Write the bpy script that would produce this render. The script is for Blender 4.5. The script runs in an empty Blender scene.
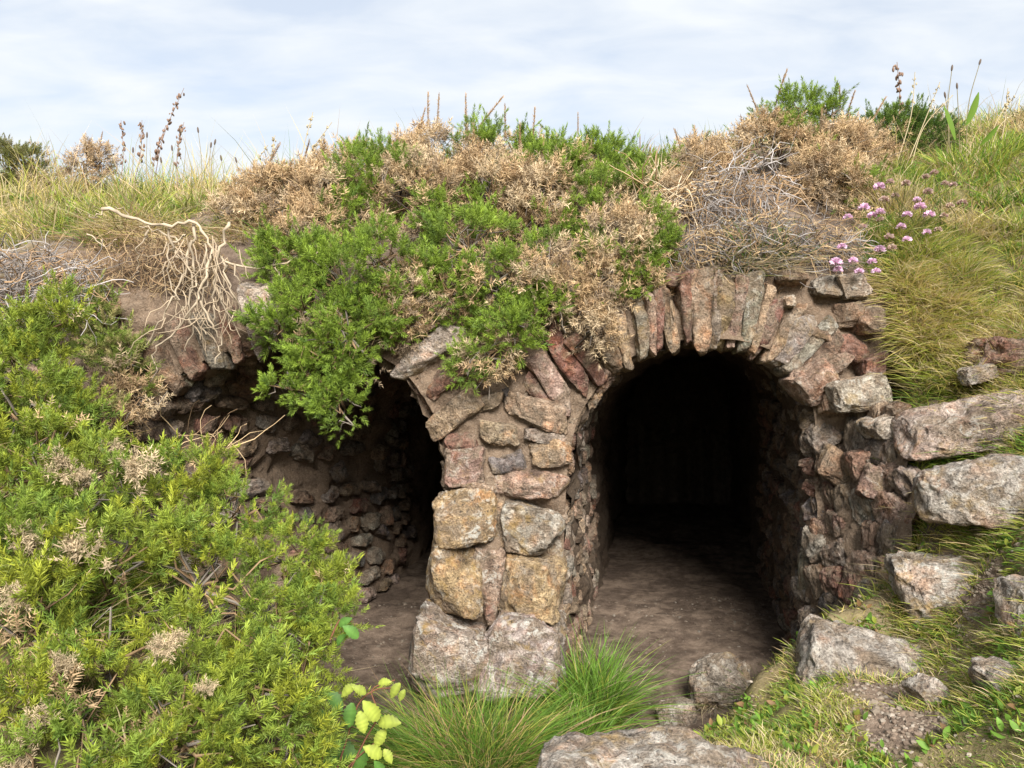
import bpy, bmesh, math, random
import numpy as np
from mathutils import Vector, Matrix

# ---------------------------------------------------------------- camera, sky, sun, exposure
sc = bpy.context.scene
COL = sc.collection
CAM_H = 1.6
FPX = 800.0
cam_d = bpy.data.cameras.new('camera')
cam = bpy.data.objects.new('camera', cam_d)
COL.objects.link(cam)
cam.location = (0, 0, CAM_H)
cam.rotation_euler = (math.radians(90), 0, 0)
cam_d.sensor_width = 36.0
cam_d.lens = FPX / 1024.0 * 36.0
cam_d.clip_start = 0.05
cam_d.clip_end = 9000
sc.camera = cam

SUN_EL, SUN_AZ = math.radians(36), math.radians(171)     # azimuth clockwise from +Y
w = bpy.data.worlds.new('World')
sc.world = w
w.use_nodes = True
nt = w.node_tree
for n in list(nt.nodes):
    nt.nodes.remove(n)
N = nt.nodes.new
wout = N('ShaderNodeOutputWorld')
bg = N('ShaderNodeBackground')
bg.inputs['Strength'].default_value = 0.1
sky = N('ShaderNodeTexSky')
sky.sky_type = 'NISHITA'
sky.sun_disc = False
sky.sun_elevation = SUN_EL
sky.sun_rotation = SUN_AZ
sky.air_density = 1.0
sky.dust_density = 2.0
tc = N('ShaderNodeTexCoord')
sep = N('ShaderNodeSeparateXYZ')
nt.links.new(tc.outputs['Generated'], sep.inputs[0])
zc = N('ShaderNodeMath'); zc.operation = 'MAXIMUM'; zc.inputs[1].default_value = 0.0
nt.links.new(sep.outputs['Z'], zc.inputs[0])
za = N('ShaderNodeMath'); za.operation = 'ADD'; za.inputs[1].default_value = 0.22
nt.links.new(zc.outputs[0], za.inputs[0])
comb = N('ShaderNodeCombineXYZ')
for a in ('X', 'Y'):
    dv = N('ShaderNodeMath'); dv.operation = 'DIVIDE'
    nt.links.new(sep.outputs[a], dv.inputs[0]); nt.links.new(za.outputs[0], dv.inputs[1])
    nt.links.new(dv.outputs[0], comb.inputs[a])
mp = N('ShaderNodeMapping'); mp.inputs['Scale'].default_value = (1.0, 2.1, 1.0)
mp.inputs['Rotation'].default_value = (0, 0, math.radians(14))
nt.links.new(comb.outputs[0], mp.inputs[0])
cn = N('ShaderNodeTexNoise'); cn.inputs['Scale'].default_value = 3.4
cn.inputs['Detail'].default_value = 7.0; cn.inputs['Roughness'].default_value = 0.52
cn.inputs['Distortion'].default_value = 0.35
nt.links.new(mp.outputs[0], cn.inputs['Vector'])
cr = N('ShaderNodeMapRange'); cr.inputs['From Min'].default_value = 0.32; cr.inputs['From Max'].default_value = 0.66
cr.inputs['To Min'].default_value = 0.6; cr.inputs['To Max'].default_value = 0.98
nt.links.new(cn.outputs['Fac'], cr.inputs['Value'])
cmix = N('ShaderNodeMix'); cmix.data_type = 'RGBA'
nt.links.new(cr.outputs[0], cmix.inputs['Factor'])
nt.links.new(sky.outputs[0], cmix.inputs['A'])
cmix.inputs['B'].default_value = (4.6, 4.8, 5.0, 1)
nt.links.new(cmix.outputs['Result'], bg.inputs['Color'])
nt.links.new(bg.outputs[0], wout.inputs[0])

sun_d = bpy.data.lights.new('sun', 'SUN')
sun_d.energy = 4.7
sun_d.angle = math.radians(28)
sun_d.color = (1.0, 0.97, 0.925)
sun = bpy.data.objects.new('sun', sun_d)
COL.objects.link(sun)
sdir = Vector((math.sin(SUN_AZ) * math.cos(SUN_EL), math.cos(SUN_AZ) * math.cos(SUN_EL), math.sin(SUN_EL)))
sun.rotation_euler = sdir.to_track_quat('Z', 'Y').to_euler()
sun.location = (-3, -6, 9)

sc.render.engine = 'CYCLES'
sc.view_settings.view_transform = 'Standard'
sc.view_settings.look = 'None'
sc.view_settings.exposure = 1.05
sc.view_settings.gamma = 1.0
sc.view_settings.use_curve_mapping = False
sc.cycles.max_bounces = 6
sc.cycles.diffuse_bounces = 3
sc.cycles.transmission_bounces = 3
sc.cycles.use_denoising = True
sc.cycles.sample_clamp_indirect = 4.0

# ---------------------------------------------------------------- helpers
rng = np.random.default_rng(11)
random.seed(11)
A = np.array


def P(px, py, d):
    """a point given by its direction from the eye and its real distance in metres"""
    return A([(px - 512.0) * d / FPX, d, CAM_H - (py - 384.0) * d / FPX])


def _h(ix, iy, iz, seed):
    n = (ix.astype(np.uint32) * np.uint32(374761393) + iy.astype(np.uint32) * np.uint32(668265263)
         + iz.astype(np.uint32) * np.uint32(2246822519) + np.uint32((seed * 3266489917) & 0xffffffff))
    n = (n ^ (n >> np.uint32(13))) * np.uint32(1274126177)
    n = n ^ (n >> np.uint32(16))
    return n.astype(np.float64) / 4294967295.0


def vnoise(p, seed=0):
    i = np.floor(p).astype(np.int64)
    f = p - i
    u = f * f * f * (f * (f * 6 - 15) + 10)
    i = i & 0xffff
    r = 0
    for dx in (0, 1):
        for dy in (0, 1):
            for dz in (0, 1):
                wgt = ((u[:, 0] if dx else 1 - u[:, 0]) * (u[:, 1] if dy else 1 - u[:, 1])
                       * (u[:, 2] if dz else 1 - u[:, 2]))
                r = r + wgt * _h(i[:, 0] + dx, i[:, 1] + dy, i[:, 2] + dz, seed)
    return r * 2 - 1


def fbm(p, freq, octv=4, gain=0.5, seed=0):
    r, a = 0, 1.0
    for o in range(octv):
        r = r + a * vnoise(p * freq + 17.3 * o, seed + o)
        freq *= 2.03
        a *= gain
    return r


def sstep(a, b, x):
    t = np.clip((x - a) / (b - a), 0, 1)
    return t * t * (3 - 2 * t)


def tag(o, label=None, cat=None, group=None, kind=None):
    if label: o['label'] = label
    if cat: o['category'] = cat
    if group: o['group'] = group
    if kind: o['kind'] = kind
    return o


def mesh_data(name, V, F, mat, smooth=True, col=None):
    V = np.asarray(V, dtype=np.float64)
    F = np.asarray(F, dtype=np.int32)
    k = F.shape[1]
    me = bpy.data.meshes.new(name)
    me.vertices.add(len(V))
    me.vertices.foreach_set('co', V.astype(np.float32).ravel())
    me.loops.add(F.size)
    me.loops.foreach_set('vertex_index', F.ravel())
    me.polygons.add(len(F))
    me.polygons.foreach_set('loop_start', np.arange(0, F.size, k, dtype=np.int32))
    me.polygons.foreach_set('use_smooth', np.full(len(F), smooth))
    me.update(calc_edges=True)
    if col is not None:
        ca = me.color_attributes.new('col', 'FLOAT_COLOR', 'POINT')
        rgba = np.ones((len(V), 4), dtype=np.float32)
        rgba[:, :3] = np.clip(col, 0, 1)
        ca.data.foreach_set('color', rgba.ravel())
    me.materials.append(mat)
    return me


def put(name, me, parent=None, loc=None):
    o = bpy.data.objects.new(name, me)
    COL.objects.link(o)
    if parent is not None:
        o.parent = parent
    if loc is not None:
        o.location = loc
    return o


def make(name, V, F, mat, parent=None, smooth=True, col=None, origin=None):
    V = np.asarray(V, dtype=np.float64)
    if origin is not None:
        V = V - np.asarray(origin)
    return put(name, mesh_data(name, V, F, mat, smooth, col), parent)


def thing(name, loc, label, cat, group=None):
    o = bpy.data.objects.new(name, None)
    COL.objects.link(o)
    o.location = loc
    o.empty_display_size = 0.1
    return tag(o, label, cat, group)


def frames(D, roll=True):
    """rotation matrices whose z axis is D"""
    D = D / np.maximum(np.linalg.norm(D, axis=1, keepdims=True), 1e-9)
    ref = np.where(np.abs(D[:, 2:3]) > 0.95, A([[1.0, 0, 0]]), A([[0, 0, 1.0]]))
    X = np.cross(ref, D); X /= np.linalg.norm(X, axis=1, keepdims=True)
    Y = np.cross(D, X)
    if roll:
        a = rng.uniform(0, 2 * math.pi, (len(D), 1))
        X, Y = X * np.cos(a) + Y * np.sin(a), -X * np.sin(a) + Y * np.cos(a)
    return np.stack([X, Y, D], axis=2)


def scatter(tV, tF, R, T, S, C=None, tC=None):
    n, k = len(T), len(tV)
    V = np.einsum('nij,kj->nki', R, tV) * np.asarray(S).reshape(n, 1, 1) + T[:, None, :]
    F = tF[None] + (np.arange(n) * k)[:, None, None]
    c = None
    if C is not None:
        c = np.repeat(C[:, None, :], k, axis=1)
        if tC is not None:
            c = c * tC[None, :, :]
        c = c.reshape(-1, 3)
    return V.reshape(-1, 3), F.reshape(-1, tF.shape[1]), c


def join(parts):
    Vs, Fs, Cs, o = [], [], [], 0
    for V, F, C in parts:
        Vs.append(V); Fs.append(F + o); Cs.append(C); o += len(V)
    return np.concatenate(Vs), np.concatenate(Fs), np.concatenate(Cs)


def tube(pts, rad, sides=4, col=(.2, .15, .1)):
    """tapering tube along a polyline, triangles"""
    pts = np.asarray(pts, float)
    n = len(pts)
    rad = np.broadcast_to(np.asarray(rad, float), (n,))
    t = np.gradient(pts, axis=0)
    t /= np.maximum(np.linalg.norm(t, axis=1, keepdims=True), 1e-9)
    ref = A([0.31, 0.9, 0.28])
    X = np.cross(t, ref); X /= np.maximum(np.linalg.norm(X, axis=1, keepdims=True), 1e-9)
    Y = np.cross(t, X)
    a = np.arange(sides) * 2 * math.pi / sides
    V = pts[:, None] + rad[:, None, None] * (X[:, None] * np.cos(a)[None, :, None] + Y[:, None] * np.sin(a)[None, :, None])
    F = []
    for i in range(n - 1):
        for s in range(sides):
            p, q = i * sides + s, i * sides + (s + 1) % sides
            F += [(p, q, q + sides), (p, q + sides, p + sides)]
    V = V.reshape(-1, 3)
    return V, A(F), np.tile(A(col, ), (len(V), 1))


def smooth_path(pts, m=6):
    pts = np.asarray(pts, float)
    n = len(pts)
    ext = np.vstack([2 * pts[0] - pts[1], pts, 2 * pts[-1] - pts[-2]])
    out = []
    for i in range(n - 1):
        p0, p1, p2, p3 = ext[i:i + 4]
        for t in np.arange(m) / m:
            out.append(.5 * ((2 * p1) + (-p0 + p2) * t + (2 * p0 - 5 * p1 + 4 * p2 - p3) * t * t + (-p0 + 3 * p1 - 3 * p2 + p3) * t ** 3))
    out.append(pts[-1])
    return A(out)


# ---------------------------------------------------------------- materials
def new_mat(name):
    m = bpy.data.materials.new(name)
    m.use_nodes = True
    t = m.node_tree
    b = t.nodes['Principled BSDF']
    return m, t, b


def nnoise(t, vec, scale, detail=5, rough=0.6, dist=0.0):
    n = t.nodes.new('ShaderNodeTexNoise')
    n.inputs['Scale'].default_value = scale
    n.inputs['Detail'].default_value = detail
    n.inputs['Roughness'].default_value = rough
    n.inputs['Distortion'].default_value = dist
    t.links.new(vec, n.inputs['Vector'])
    return n.outputs['Fac']


def maprange(t, val, a, b, c=0.0, d=1.0):
    n = t.nodes.new('ShaderNodeMapRange')
    n.inputs['From Min'].default_value = a; n.inputs['From Max'].default_value = b
    n.inputs['To Min'].default_value = c; n.inputs['To Max'].default_value = d
    t.links.new(val, n.inputs['Value'])
    return n.outputs[0]


def mixc(t, fac, a, b, mode='MIX'):
    n = t.nodes.new('ShaderNodeMix')
    n.data_type = 'RGBA'; n.blend_type = mode
    for key, v in (('Factor', fac), ('A', a), ('B', b)):
        if isinstance(v, (int, float)):
            n.inputs[key].default_value = v
        elif isinstance(v, tuple):
            n.inputs[key].default_value = (*v, 1)
        else:
            t.links.new(v, n.inputs[key])
    return n.outputs['Result']


def mathn(t, op, a, b):
    n = t.nodes.new('ShaderNodeMath'); n.operation = op
    for i, v in enumerate((a, b)):
        if isinstance(v, (int, float)): n.inputs[i].default_value = v
        else: t.links.new(v, n.inputs[i])
    return n.outputs[0]


def bump(t, b, hgt, strength=0.6, dist=0.02):
    n = t.nodes.new('ShaderNodeBump')
    n.inputs['Strength'].default_value = strength
    n.inputs['Distance'].default_value = dist
    t.links.new(hgt, n.inputs['Height'])
    t.links.new(n.outputs[0], b.inputs['Normal'])


def leaf_mat(name, transl=0.3, rough=0.55):
    m, t, b = new_mat(name)
    at = t.nodes.new('ShaderNodeAttribute'); at.attribute_name = 'col'
    t.links.new(at.outputs['Color'], b.inputs['Base Color'])
    b.inputs['Roughness'].default_value = rough
    b.inputs['Specular IOR Level'].default_value = 0.25
    if transl > 0:
        tr = t.nodes.new('ShaderNodeBsdfTranslucent')
        t.links.new(at.outputs['Color'], tr.inputs['Color'])
        mx = t.nodes.new('ShaderNodeMixShader'); mx.inputs[0].default_value = transl
        t.links.new(b.outputs[0], mx.inputs[1]); t.links.new(tr.outputs[0], mx.inputs[2])
        t.links.new(mx.outputs[0], t.nodes['Material Output'].inputs[0])
    return m


def stone_mat(name):
    m, t, b = new_mat(name)
    tcn = t.nodes.new('ShaderNodeTexCoord')
    oi = t.nodes.new('ShaderNodeObjectInfo')
    off = mathn(t, 'MULTIPLY', oi.outputs['Random'], 41.0)
    va = t.nodes.new('ShaderNodeVectorMath'); va.operation = 'ADD'
    t.links.new(tcn.outputs['Object'], va.inputs[0]); t.links.new(off, va.inputs[1])
    v = va.outputs[0]
    big = nnoise(t, v, 7, 6, 0.62)
    mid = nnoise(t, v, 26, 8, 0.68, 0.6)
    fine = nnoise(t, v, 110, 5, 0.7)
    base = mixc(t, maprange(t, big, 0.32, 0.68), (0.5, 0.47, 0.45), (1.35, 1.3, 1.25))
    c = mixc(t, 1.0, oi.outputs['Color'], base, 'MULTIPLY')
    warm = mixc(t, maprange(t, nnoise(t, v, 11, 4, .6), 0.5, 0.7, 0, .6), c, mixc(t, 1.0, c, (1.25, .8, .55), 'MULTIPLY'))
    mott = mixc(t, maprange(t, mid, 0.35, 0.65), (0.5, 0.48, 0.46), (1.45, 1.45, 1.45))
    c = mixc(t, 1.0, warm, mott, 'MULTIPLY')
    grit = mixc(t, maprange(t, fine, 0.36, 0.64), (.58, .57, .56), (1.42, 1.42, 1.42))
    c = mixc(t, 1.0, c, grit, 'MULTIPLY')
    # mortar and dirt smeared over the faces
    smear = maprange(t, nnoise(t, v, 8.5, 7, .62, .5), 0.47, 0.58, 0, .82)
    c = mixc(t, smear, c, mixc(t, 1.0, mixc(t, mid, (.13, .095, .066), (.33, .255, .18)), grit, 'MULTIPLY'))
    # pale and ochre crust lichen, amount carried by each stone
    lich = maprange(t, mid, 0.52, 0.60)
    lich2 = maprange(t, nnoise(t, v, 6, 4, .55), 0.38, 0.62)
    lf = mathn(t, 'MULTIPLY', mathn(t, 'MULTIPLY', lich, lich2), oi.outputs['Alpha'])
    c = mixc(t, lf, c, (0.52, 0.50, 0.44))
    och = mathn(t, 'MULTIPLY', maprange(t, nnoise(t, v, 9, 6, .65, .4), 0.55, 0.68), mathn(t, 'MULTIPLY', oi.outputs['Alpha'], .8))
    c = mixc(t, och, c, (0.36, 0.23, 0.07))
    blk = maprange(t, nnoise(t, v, 60, 4, .6), 0.60, 0.68, 0, .8)
    c = mixc(t, blk, c, (0.03, 0.028, 0.028))
    t.links.new(c, b.inputs['Base Color'])
    b.inputs['Roughness'].default_value = 0.88
    b.inputs['Specular IOR Level'].default_value = 0.25
    # crisp broken facets: cells with a height of their own
    wob = t.nodes.new('ShaderNodeTexNoise'); wob.inputs['Scale'].default_value = 12; wob.inputs['Detail'].default_value = 4
    t.links.new(v, wob.inputs['Vector'])
    wm = t.nodes.new('ShaderNodeVectorMath'); wm.operation = 'MULTIPLY_ADD'
    t.links.new(wob.outputs['Color'], wm.inputs[0]); wm.inputs[1].default_value = (.09, .09, .09); t.links.new(v, wm.inputs[2])
    vo = t.nodes.new('ShaderNodeTexVoronoi'); vo.inputs['Scale'].default_value = 20
    t.links.new(wm.outputs[0], vo.inputs['Vector'])
    vs = t.nodes.new('ShaderNodeSeparateColor'); t.links.new(vo.outputs['Color'], vs.inputs[0])
    hgt = mathn(t, 'ADD', mathn(t, 'ADD', mathn(t, 'MULTIPLY', big, .6), mid), mathn(t, 'MULTIPLY', fine, .5))
    hgt = mathn(t, 'ADD', hgt, mathn(t, 'MULTIPLY', vs.outputs[0], .34))
    bump(t, b, hgt, 1.0, 0.034)
    return m


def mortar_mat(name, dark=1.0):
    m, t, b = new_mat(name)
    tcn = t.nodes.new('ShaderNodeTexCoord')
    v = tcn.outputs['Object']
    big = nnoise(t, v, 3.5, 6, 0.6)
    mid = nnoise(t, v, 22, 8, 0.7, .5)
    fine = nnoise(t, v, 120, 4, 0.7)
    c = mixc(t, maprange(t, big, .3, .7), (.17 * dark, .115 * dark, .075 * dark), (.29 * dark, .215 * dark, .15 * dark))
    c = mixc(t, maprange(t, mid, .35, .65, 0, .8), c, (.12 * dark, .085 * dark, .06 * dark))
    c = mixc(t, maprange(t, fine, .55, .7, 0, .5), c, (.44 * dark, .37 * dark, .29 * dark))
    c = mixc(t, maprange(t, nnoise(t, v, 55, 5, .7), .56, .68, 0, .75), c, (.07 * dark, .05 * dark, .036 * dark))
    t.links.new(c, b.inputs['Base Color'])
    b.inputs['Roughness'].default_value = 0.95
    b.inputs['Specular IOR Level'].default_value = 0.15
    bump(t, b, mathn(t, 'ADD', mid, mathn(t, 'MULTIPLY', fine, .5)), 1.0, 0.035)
    return m


def ground_mat(name):
    m, t, b = new_mat(name)
    at = t.nodes.new('ShaderNodeAttribute'); at.attribute_name = 'col'
    tcn = t.nodes.new('ShaderNodeTexCoord')
    v = tcn.outputs['Object']
    mid = nnoise(t, v, 18, 8, 0.68)
    fine = nnoise(t, v, 95, 5, 0.7)
    f2 = mixc(t, maprange(t, mid, .3, .7), (.55, .52, .5), (1.4, 1.4, 1.4))
    c = mixc(t, 1.0, at.outputs['Color'], f2, 'MULTIPLY')
    c = mixc(t, maprange(t, fine, .6, .72, 0, .5), c, (.30, .25, .19))
    t.links.new(c, b.inputs['Base Color'])
    b.inputs['Roughness'].default_value = 0.95
    b.inputs['Specular IOR Level'].default_value = 0.1
    bump(t, b, mathn(t, 'ADD', mid, mathn(t, 'MULTIPLY', fine, .6)), 0.8, 0.02)
    return m


M_LEAF = leaf_mat('gorse_leaf', 0.28)
M_DRY = leaf_mat('dry_gorse', 0.15, 0.8)
M_GRASS = leaf_mat('grass_blade', 0.35)
M_BARK = leaf_mat('bark', 0.0, 0.85)
M_PETAL = leaf_mat('petal', 0.3)
M_STONE = stone_mat('stone')
M_MORTAR = mortar_mat('mortar', 1.3)
M_SHADED = mortar_mat('shaded_mortar', 0.62)  # same mortar darkened: the gloom inside the tunnel is put into its colour
M_GROUND = ground_mat('soil_and_turf')

# ---------------------------------------------------------------- terrain
SL = 0.198                      # the two tunnels run a little to the right of straight ahead


def line_R(y):                  # face of the right tunnel's right wall, splayed at the mouth
    return np.interp(y, [3.25, 3.45, 4.0, 9.0], [1.68, 1.62, 1.50, 1.50 + SL * 5])


def line_L(y):                  # face of the left tunnel's left wall
    return np.interp(y, [3.3, 3.7, 4.0, 9.0], [-2.0, -1.96, -1.92, -1.92 + SL * 5])


CP = [  # bank surface: direction and distance of points on it
    (1023, 132, 5.0), (1023, 200, 4.4), (1023, 300, 3.85), (1023, 400, 3.35), (1023, 520, 2.95), (1023, 640, 2.6), (1023, 768, 2.1),
    (960, 150, 5.2), (950, 200, 4.5), (930, 260, 4.15), (930, 330, 3.85), (960, 420, 3.5), (980, 490, 3.25), (905, 450, 3.55), (915, 540, 3.35),
    (930, 590, 3.2), (990, 600, 2.95), (865, 650, 3.1), (940, 700, 2.7), (900, 768, 2.3), (780, 768, 2.35), (820, 690, 2.9), (720, 700, 3.15),
    (780, 660, 3.2), (740, 730, 2.75), (650, 768, 2.55), (880, 280, 4.1), (860, 200, 4.7),
    # the top, over the vaults
    (800, 268, 4.02), (700, 262, 4.05), (600, 268, 4.05), (500, 290, 4.05), (400, 300, 4.05), (300, 300, 4.0), (230, 290, 4.0),
    (760, 200, 4.55), (650, 210, 4.55), (540, 210, 4.55), (430, 220, 4.55), (330, 230, 4.5), (230, 232, 4.4), (120, 234, 4.4),
    (700, 165, 5.4), (560, 165, 5.4), (420, 175, 5.4), (300, 195, 5.4), (200, 203, 5.4), (100, 200, 5.6), (0, 190, 5.6),
    (820, 140, 5.6), (0, 240, 4.4), (60, 232, 4.4),
    # left bank, mostly under the gorse
    (20, 300, 3.85), (100, 330, 3.95), (100, 430, 3.75), (30, 420, 3.4), (120, 560, 3.2), (0, 560, 2.6), (220, 640, 3.0), (100, 740, 2.3),
    (240, 768, 2.6), (330, 720, 2.9), (0, 768, 1.9),
]
cp = A([P(*c) for c in CP])
extra = A([(-6, 4.5, 2.4), (-6, 6.5, 3.1), (-6, 2.5, .9), (-4.5, 3.4, 1.6), (-4, 1, .3), (0, 0.6, .3), (2, 1, .5), (4.5, 1, 1.0), (4.5, 3, 2.3), (5.5, 5, 3.5),
           (6.5, 7, 3.8), (-3, 8, 3.2), (0, 8, 3.3), (3, 8, 3.6), (-6, 9, 3.1), (0, -1, .15), (-4, -2, .1), (4, -2, .3), (6.5, 9, 3.7), (0, 10, 3.2)], dtype=float)
cp = np.vstack([cp, extra])


def tps_fit(xy, z, lam=0.004):
    d = np.linalg.norm(xy[:, None] - xy[None], axis=2)
    K = np.where(d > 0, d * d * np.log(np.maximum(d, 1e-9)), 0) + lam * np.eye(len(xy))
    Pm = np.hstack([np.ones((len(xy), 1)), xy])
    Am = np.block([[K, Pm], [Pm.T, np.zeros((3, 3))]])
    return np.linalg.solve(Am, np.concatenate([z, np.zeros(3)]))


_sol = tps_fit(cp[:, :2], cp[:, 2])


def bank0(x, y):
    q = np.stack([np.ravel(x), np.ravel(y)], 1)
    out = np.empty(len(q))
    for s in range(0, len(q), 20000):
        qq = q[s:s + 20000]
        d = np.linalg.norm(qq[:, None] - cp[None, :, :2], axis=2)
        K = d * d * np.log(np.maximum(d, 1e-9))
        out[s:s + 20000] = K @ _sol[:-3] + _sol[-3] + qq @ _sol[-2:]
    far = np.maximum(np.abs(q[:, 0]) - 6, 0) + np.maximum(q[:, 1] - 9.5, 0) + np.maximum(-2 - q[:, 1], 0)
    k = np.exp(-far / 5)
    return np.clip(out, -1, 5) * k


def bank(x, y):
    z = bank0(x, y)
    p = np.stack([np.ravel(x), np.ravel(y), z], 1)
    return z + .035 * fbm(p, 2.6, 5, .55, 3)


def floor_z(x, y):
    p = np.stack([np.ravel(x), np.ravel(y), 0 * np.ravel(x)], 1)
    y = np.ravel(y)
    return .02 + .05 * np.clip(y - 4, 0, 4) + .10 * np.clip(3.3 - y, 0, 2) + .018 * fbm(p, 3.0, 5, .55, 5)


def corridor(x, y):
    """1 on the bank, 0 in the hollow in front of and inside the tunnels"""
    x, y = np.ravel(x), np.ravel(y)
    er = np.interp(y, [1.2, 2.0, 2.5, 2.95, 3.2, 3.36, 3.5, 3.75, 4.0], [-.6, -.25, .05, .42, .7, 1.58, 1.70, 1.79, 1.86])
    er = np.where(y > 4, np.maximum(line_R(y) + .06, 1.86), er)
    wr = np.interp(y, [1.2, 2.5, 3.1, 3.3, 3.5], [.6, .5, .35, .25, .08])
    el = np.interp(y, [1.2, 2.0, 2.6, 3.0, 3.4, 3.6, 4.0], [-.7, -.55, -.55, -.7, -1.2, -1.95, -1.98])
    el = np.where(y > 4, line_L(y) - .06, el)
    wl = np.interp(y, [1.2, 3.0, 3.3, 3.6], [.6, .5, .4, .08])
    s = np.maximum(sstep(0, 1, (x - er) / wr), sstep(0, 1, (el - x) / wl))
    s = np.where(y > 9.7, 1.0, s)
    return s


def low(x, y):
    s = corridor(x, y)
    f, b = floor_z(x, y), bank(x, y)
    return f + (b - f) * s


def ground(x, y):
    """surface that is seen from above"""
    x, y = np.ravel(np.asarray(x, float)), np.ravel(np.asarray(y, float))
    return np.where((y > 4.0) | (corridor(x, y) > .999), bank(x, y), low(x, y))


def spaced(lo, hi, step, far):
    c = list(np.arange(lo, hi + 1e-6, step))
    s, v = step, hi
    while v < far:
        s *= 1.35; v += s; c.append(v)
    s, v = step, lo
    pre = []
    while v > -far:
        s *= 1.35; v -= s; pre.append(v)
    return A(pre[::-1] + c)


gx = spaced(-3.8, 4.0, .03, 4000)
gy = spaced(1.4, 8.2, .03, 4000)
GX, GY = np.meshgrid(gx, gy, indexing='ij')
S = corridor(GX, GY)
Zl = low(GX, GY)
Zb = bank(GX, GY)
nx, ny = len(gx), len(gy)
idx = np.arange(nx * ny).reshape(nx, ny)
quads = np.stack([idx[:-1, :-1], idx[1:, :-1], idx[1:, 1:], idx[:-1, 1:]], -1).reshape(-1, 4)
V1 = np.stack([GX.ravel(), GY.ravel(), Zl], 1)
# upper sheet over the vaults; its front edge folds down behind the top of the masonry
Vu = np.stack([GX.ravel(), GY.ravel(), Zb], 1)
fold = sstep(4.13, 4.01, Vu[:, 1])
Vu[:, 2] = Vu[:, 2] * (1 - fold) + np.minimum(Vu[:, 2], 1.98) * fold
smin = S[quads].min(1)
up_q = quads[(smin < .999) & (Vu[quads][:, :, 1].min(1) > 4.0)]
allV = np.vstack([V1, Vu])
allF = np.vstack([quads, up_q + len(V1)])


def soil_mask(x, y, z):
    s = corridor(x, y)
    p = np.stack([x, y, z], 1)
    n = fbm(p, 2.2, 4, .55, 21)
    m = sstep(.75, .35, s)
    cliff = sstep(-1.0, -1.3, x) * sstep(-2.9, -2.3, x) * sstep(4.5, 4.3, y) * sstep(3.4, 3.6, y)
    c2 = P(905, 735, 2.55); c3 = P(950, 610, 3.0)
    pat = np.exp(-((x - c2[0]) ** 2 + (y - c2[1]) ** 2) / .11 ** 2) + .8 * np.exp(-((x - 1.75) ** 2 + (y - 2.95) ** 2) / .08 ** 2)
    pat = pat + .9 * np.exp(-((x - 1.35) ** 2 + (y - 2.9) ** 2) / .12 ** 2)
    return np.clip(np.maximum(np.maximum(m, cliff), sstep(.22, .5, pat + .5 * n)), 0, 1)


px_, py_, pz_ = allV.T
sm = soil_mask(px_, py_, pz_)[:, None]
nz = sstep(-.5, .6, fbm(allV, 1.7, 4, .55, 31))[:, None]
turf = A([[.105, .10, .036]]) * (1 - nz) + A([[.20, .16, .085]]) * nz
nz2 = sstep(-.5, .5, fbm(allV, 9, 5, .65, 33))[:, None]
soil = A([[.115, .085, .064]]) * (1 - nz2) + A([[.20, .15, .112]]) * nz2
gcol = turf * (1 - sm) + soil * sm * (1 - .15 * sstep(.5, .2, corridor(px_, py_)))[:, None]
used = np.zeros(len(allV), bool); used[allF.ravel()] = True
remap = np.cumsum(used) - 1
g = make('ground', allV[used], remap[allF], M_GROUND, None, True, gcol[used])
tag(g, kind='structure')


def hit(px, py, d0=1.2, d1=12):
    """where the ray of that direction meets the surface"""
    ds = np.arange(d0, d1, .01)
    pts = A([P(px, py, 1.0)])
    X = (px - 512.0) * ds / FPX
    Z = CAM_H - (py - 384.0) * ds / FPX
    h = ground(X, ds)
    below = np.where(Z < h)[0]
    d = ds[below[0]] if len(below) else d1
    return P(px, py, d)


# ---------------------------------------------------------------- stones
_ico = {}


def ico(level):
    if level not in _ico:
        bm = bmesh.new()
        bmesh.ops.create_icosphere(bm, subdivisions=level, radius=1)
        V = A([v.co[:] for v in bm.verts]); F = A([[v.index for v in f.verts] for f in bm.faces])
        bm.free()
        _ico[level] = (V, F)
    return _ico[level]


def rock_shape(dims, seed, level=4, boxy=.55, cuts=9, rough=.07, taper=0.0):
    """a broken stone: squared-off block, chipped by random planes, roughened"""
    r = np.random.default_rng(seed)
    V, F = ico(level)
    u = np.sign(V) * np.abs(V) ** boxy
    u = u / np.maximum(np.abs(u).max(1, keepdims=True) ** .35, 1e-6) / 1.05
    for _ in range(cuts):
        n = r.normal(size=3); n /= np.linalg.norm(n)
        d = r.uniform(.62, .95) * np.abs(u @ n).max()
        e = u @ n - d
        u = u - np.outer(np.maximum(e, 0) * .95, n)
    for a_ in range(3):
        lo_, hi_ = u[:, a_].min(), u[:, a_].max()
        u[:, a_] = (u[:, a_] - lo_) / (hi_ - lo_) * 2 - 1
    sh = r.normal(0, .10, (2,))
    u[:, 0] += u[:, 2] * sh[0]; u[:, 2] += u[:, 0] * sh[1]
    if taper:
        k = 1 - taper * (u[:, 0:1] * .5 + .5)
        u[:, 1:] *= k
    dims = np.asarray(dims, float)
    p = u * dims * .5
    nrm = V
    sc_ = dims.mean()
    off = r.uniform(0, 50, 3)
    disp = rough * sc_ * (fbm(p / sc_ + off, 2.2, 3, .5, seed) * .6 + (.35 - np.abs(fbm(p / sc_ + off, 4.2, 4, .6, seed + 9))) * .75)
    return p + nrm * disp[:, None], F


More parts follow.
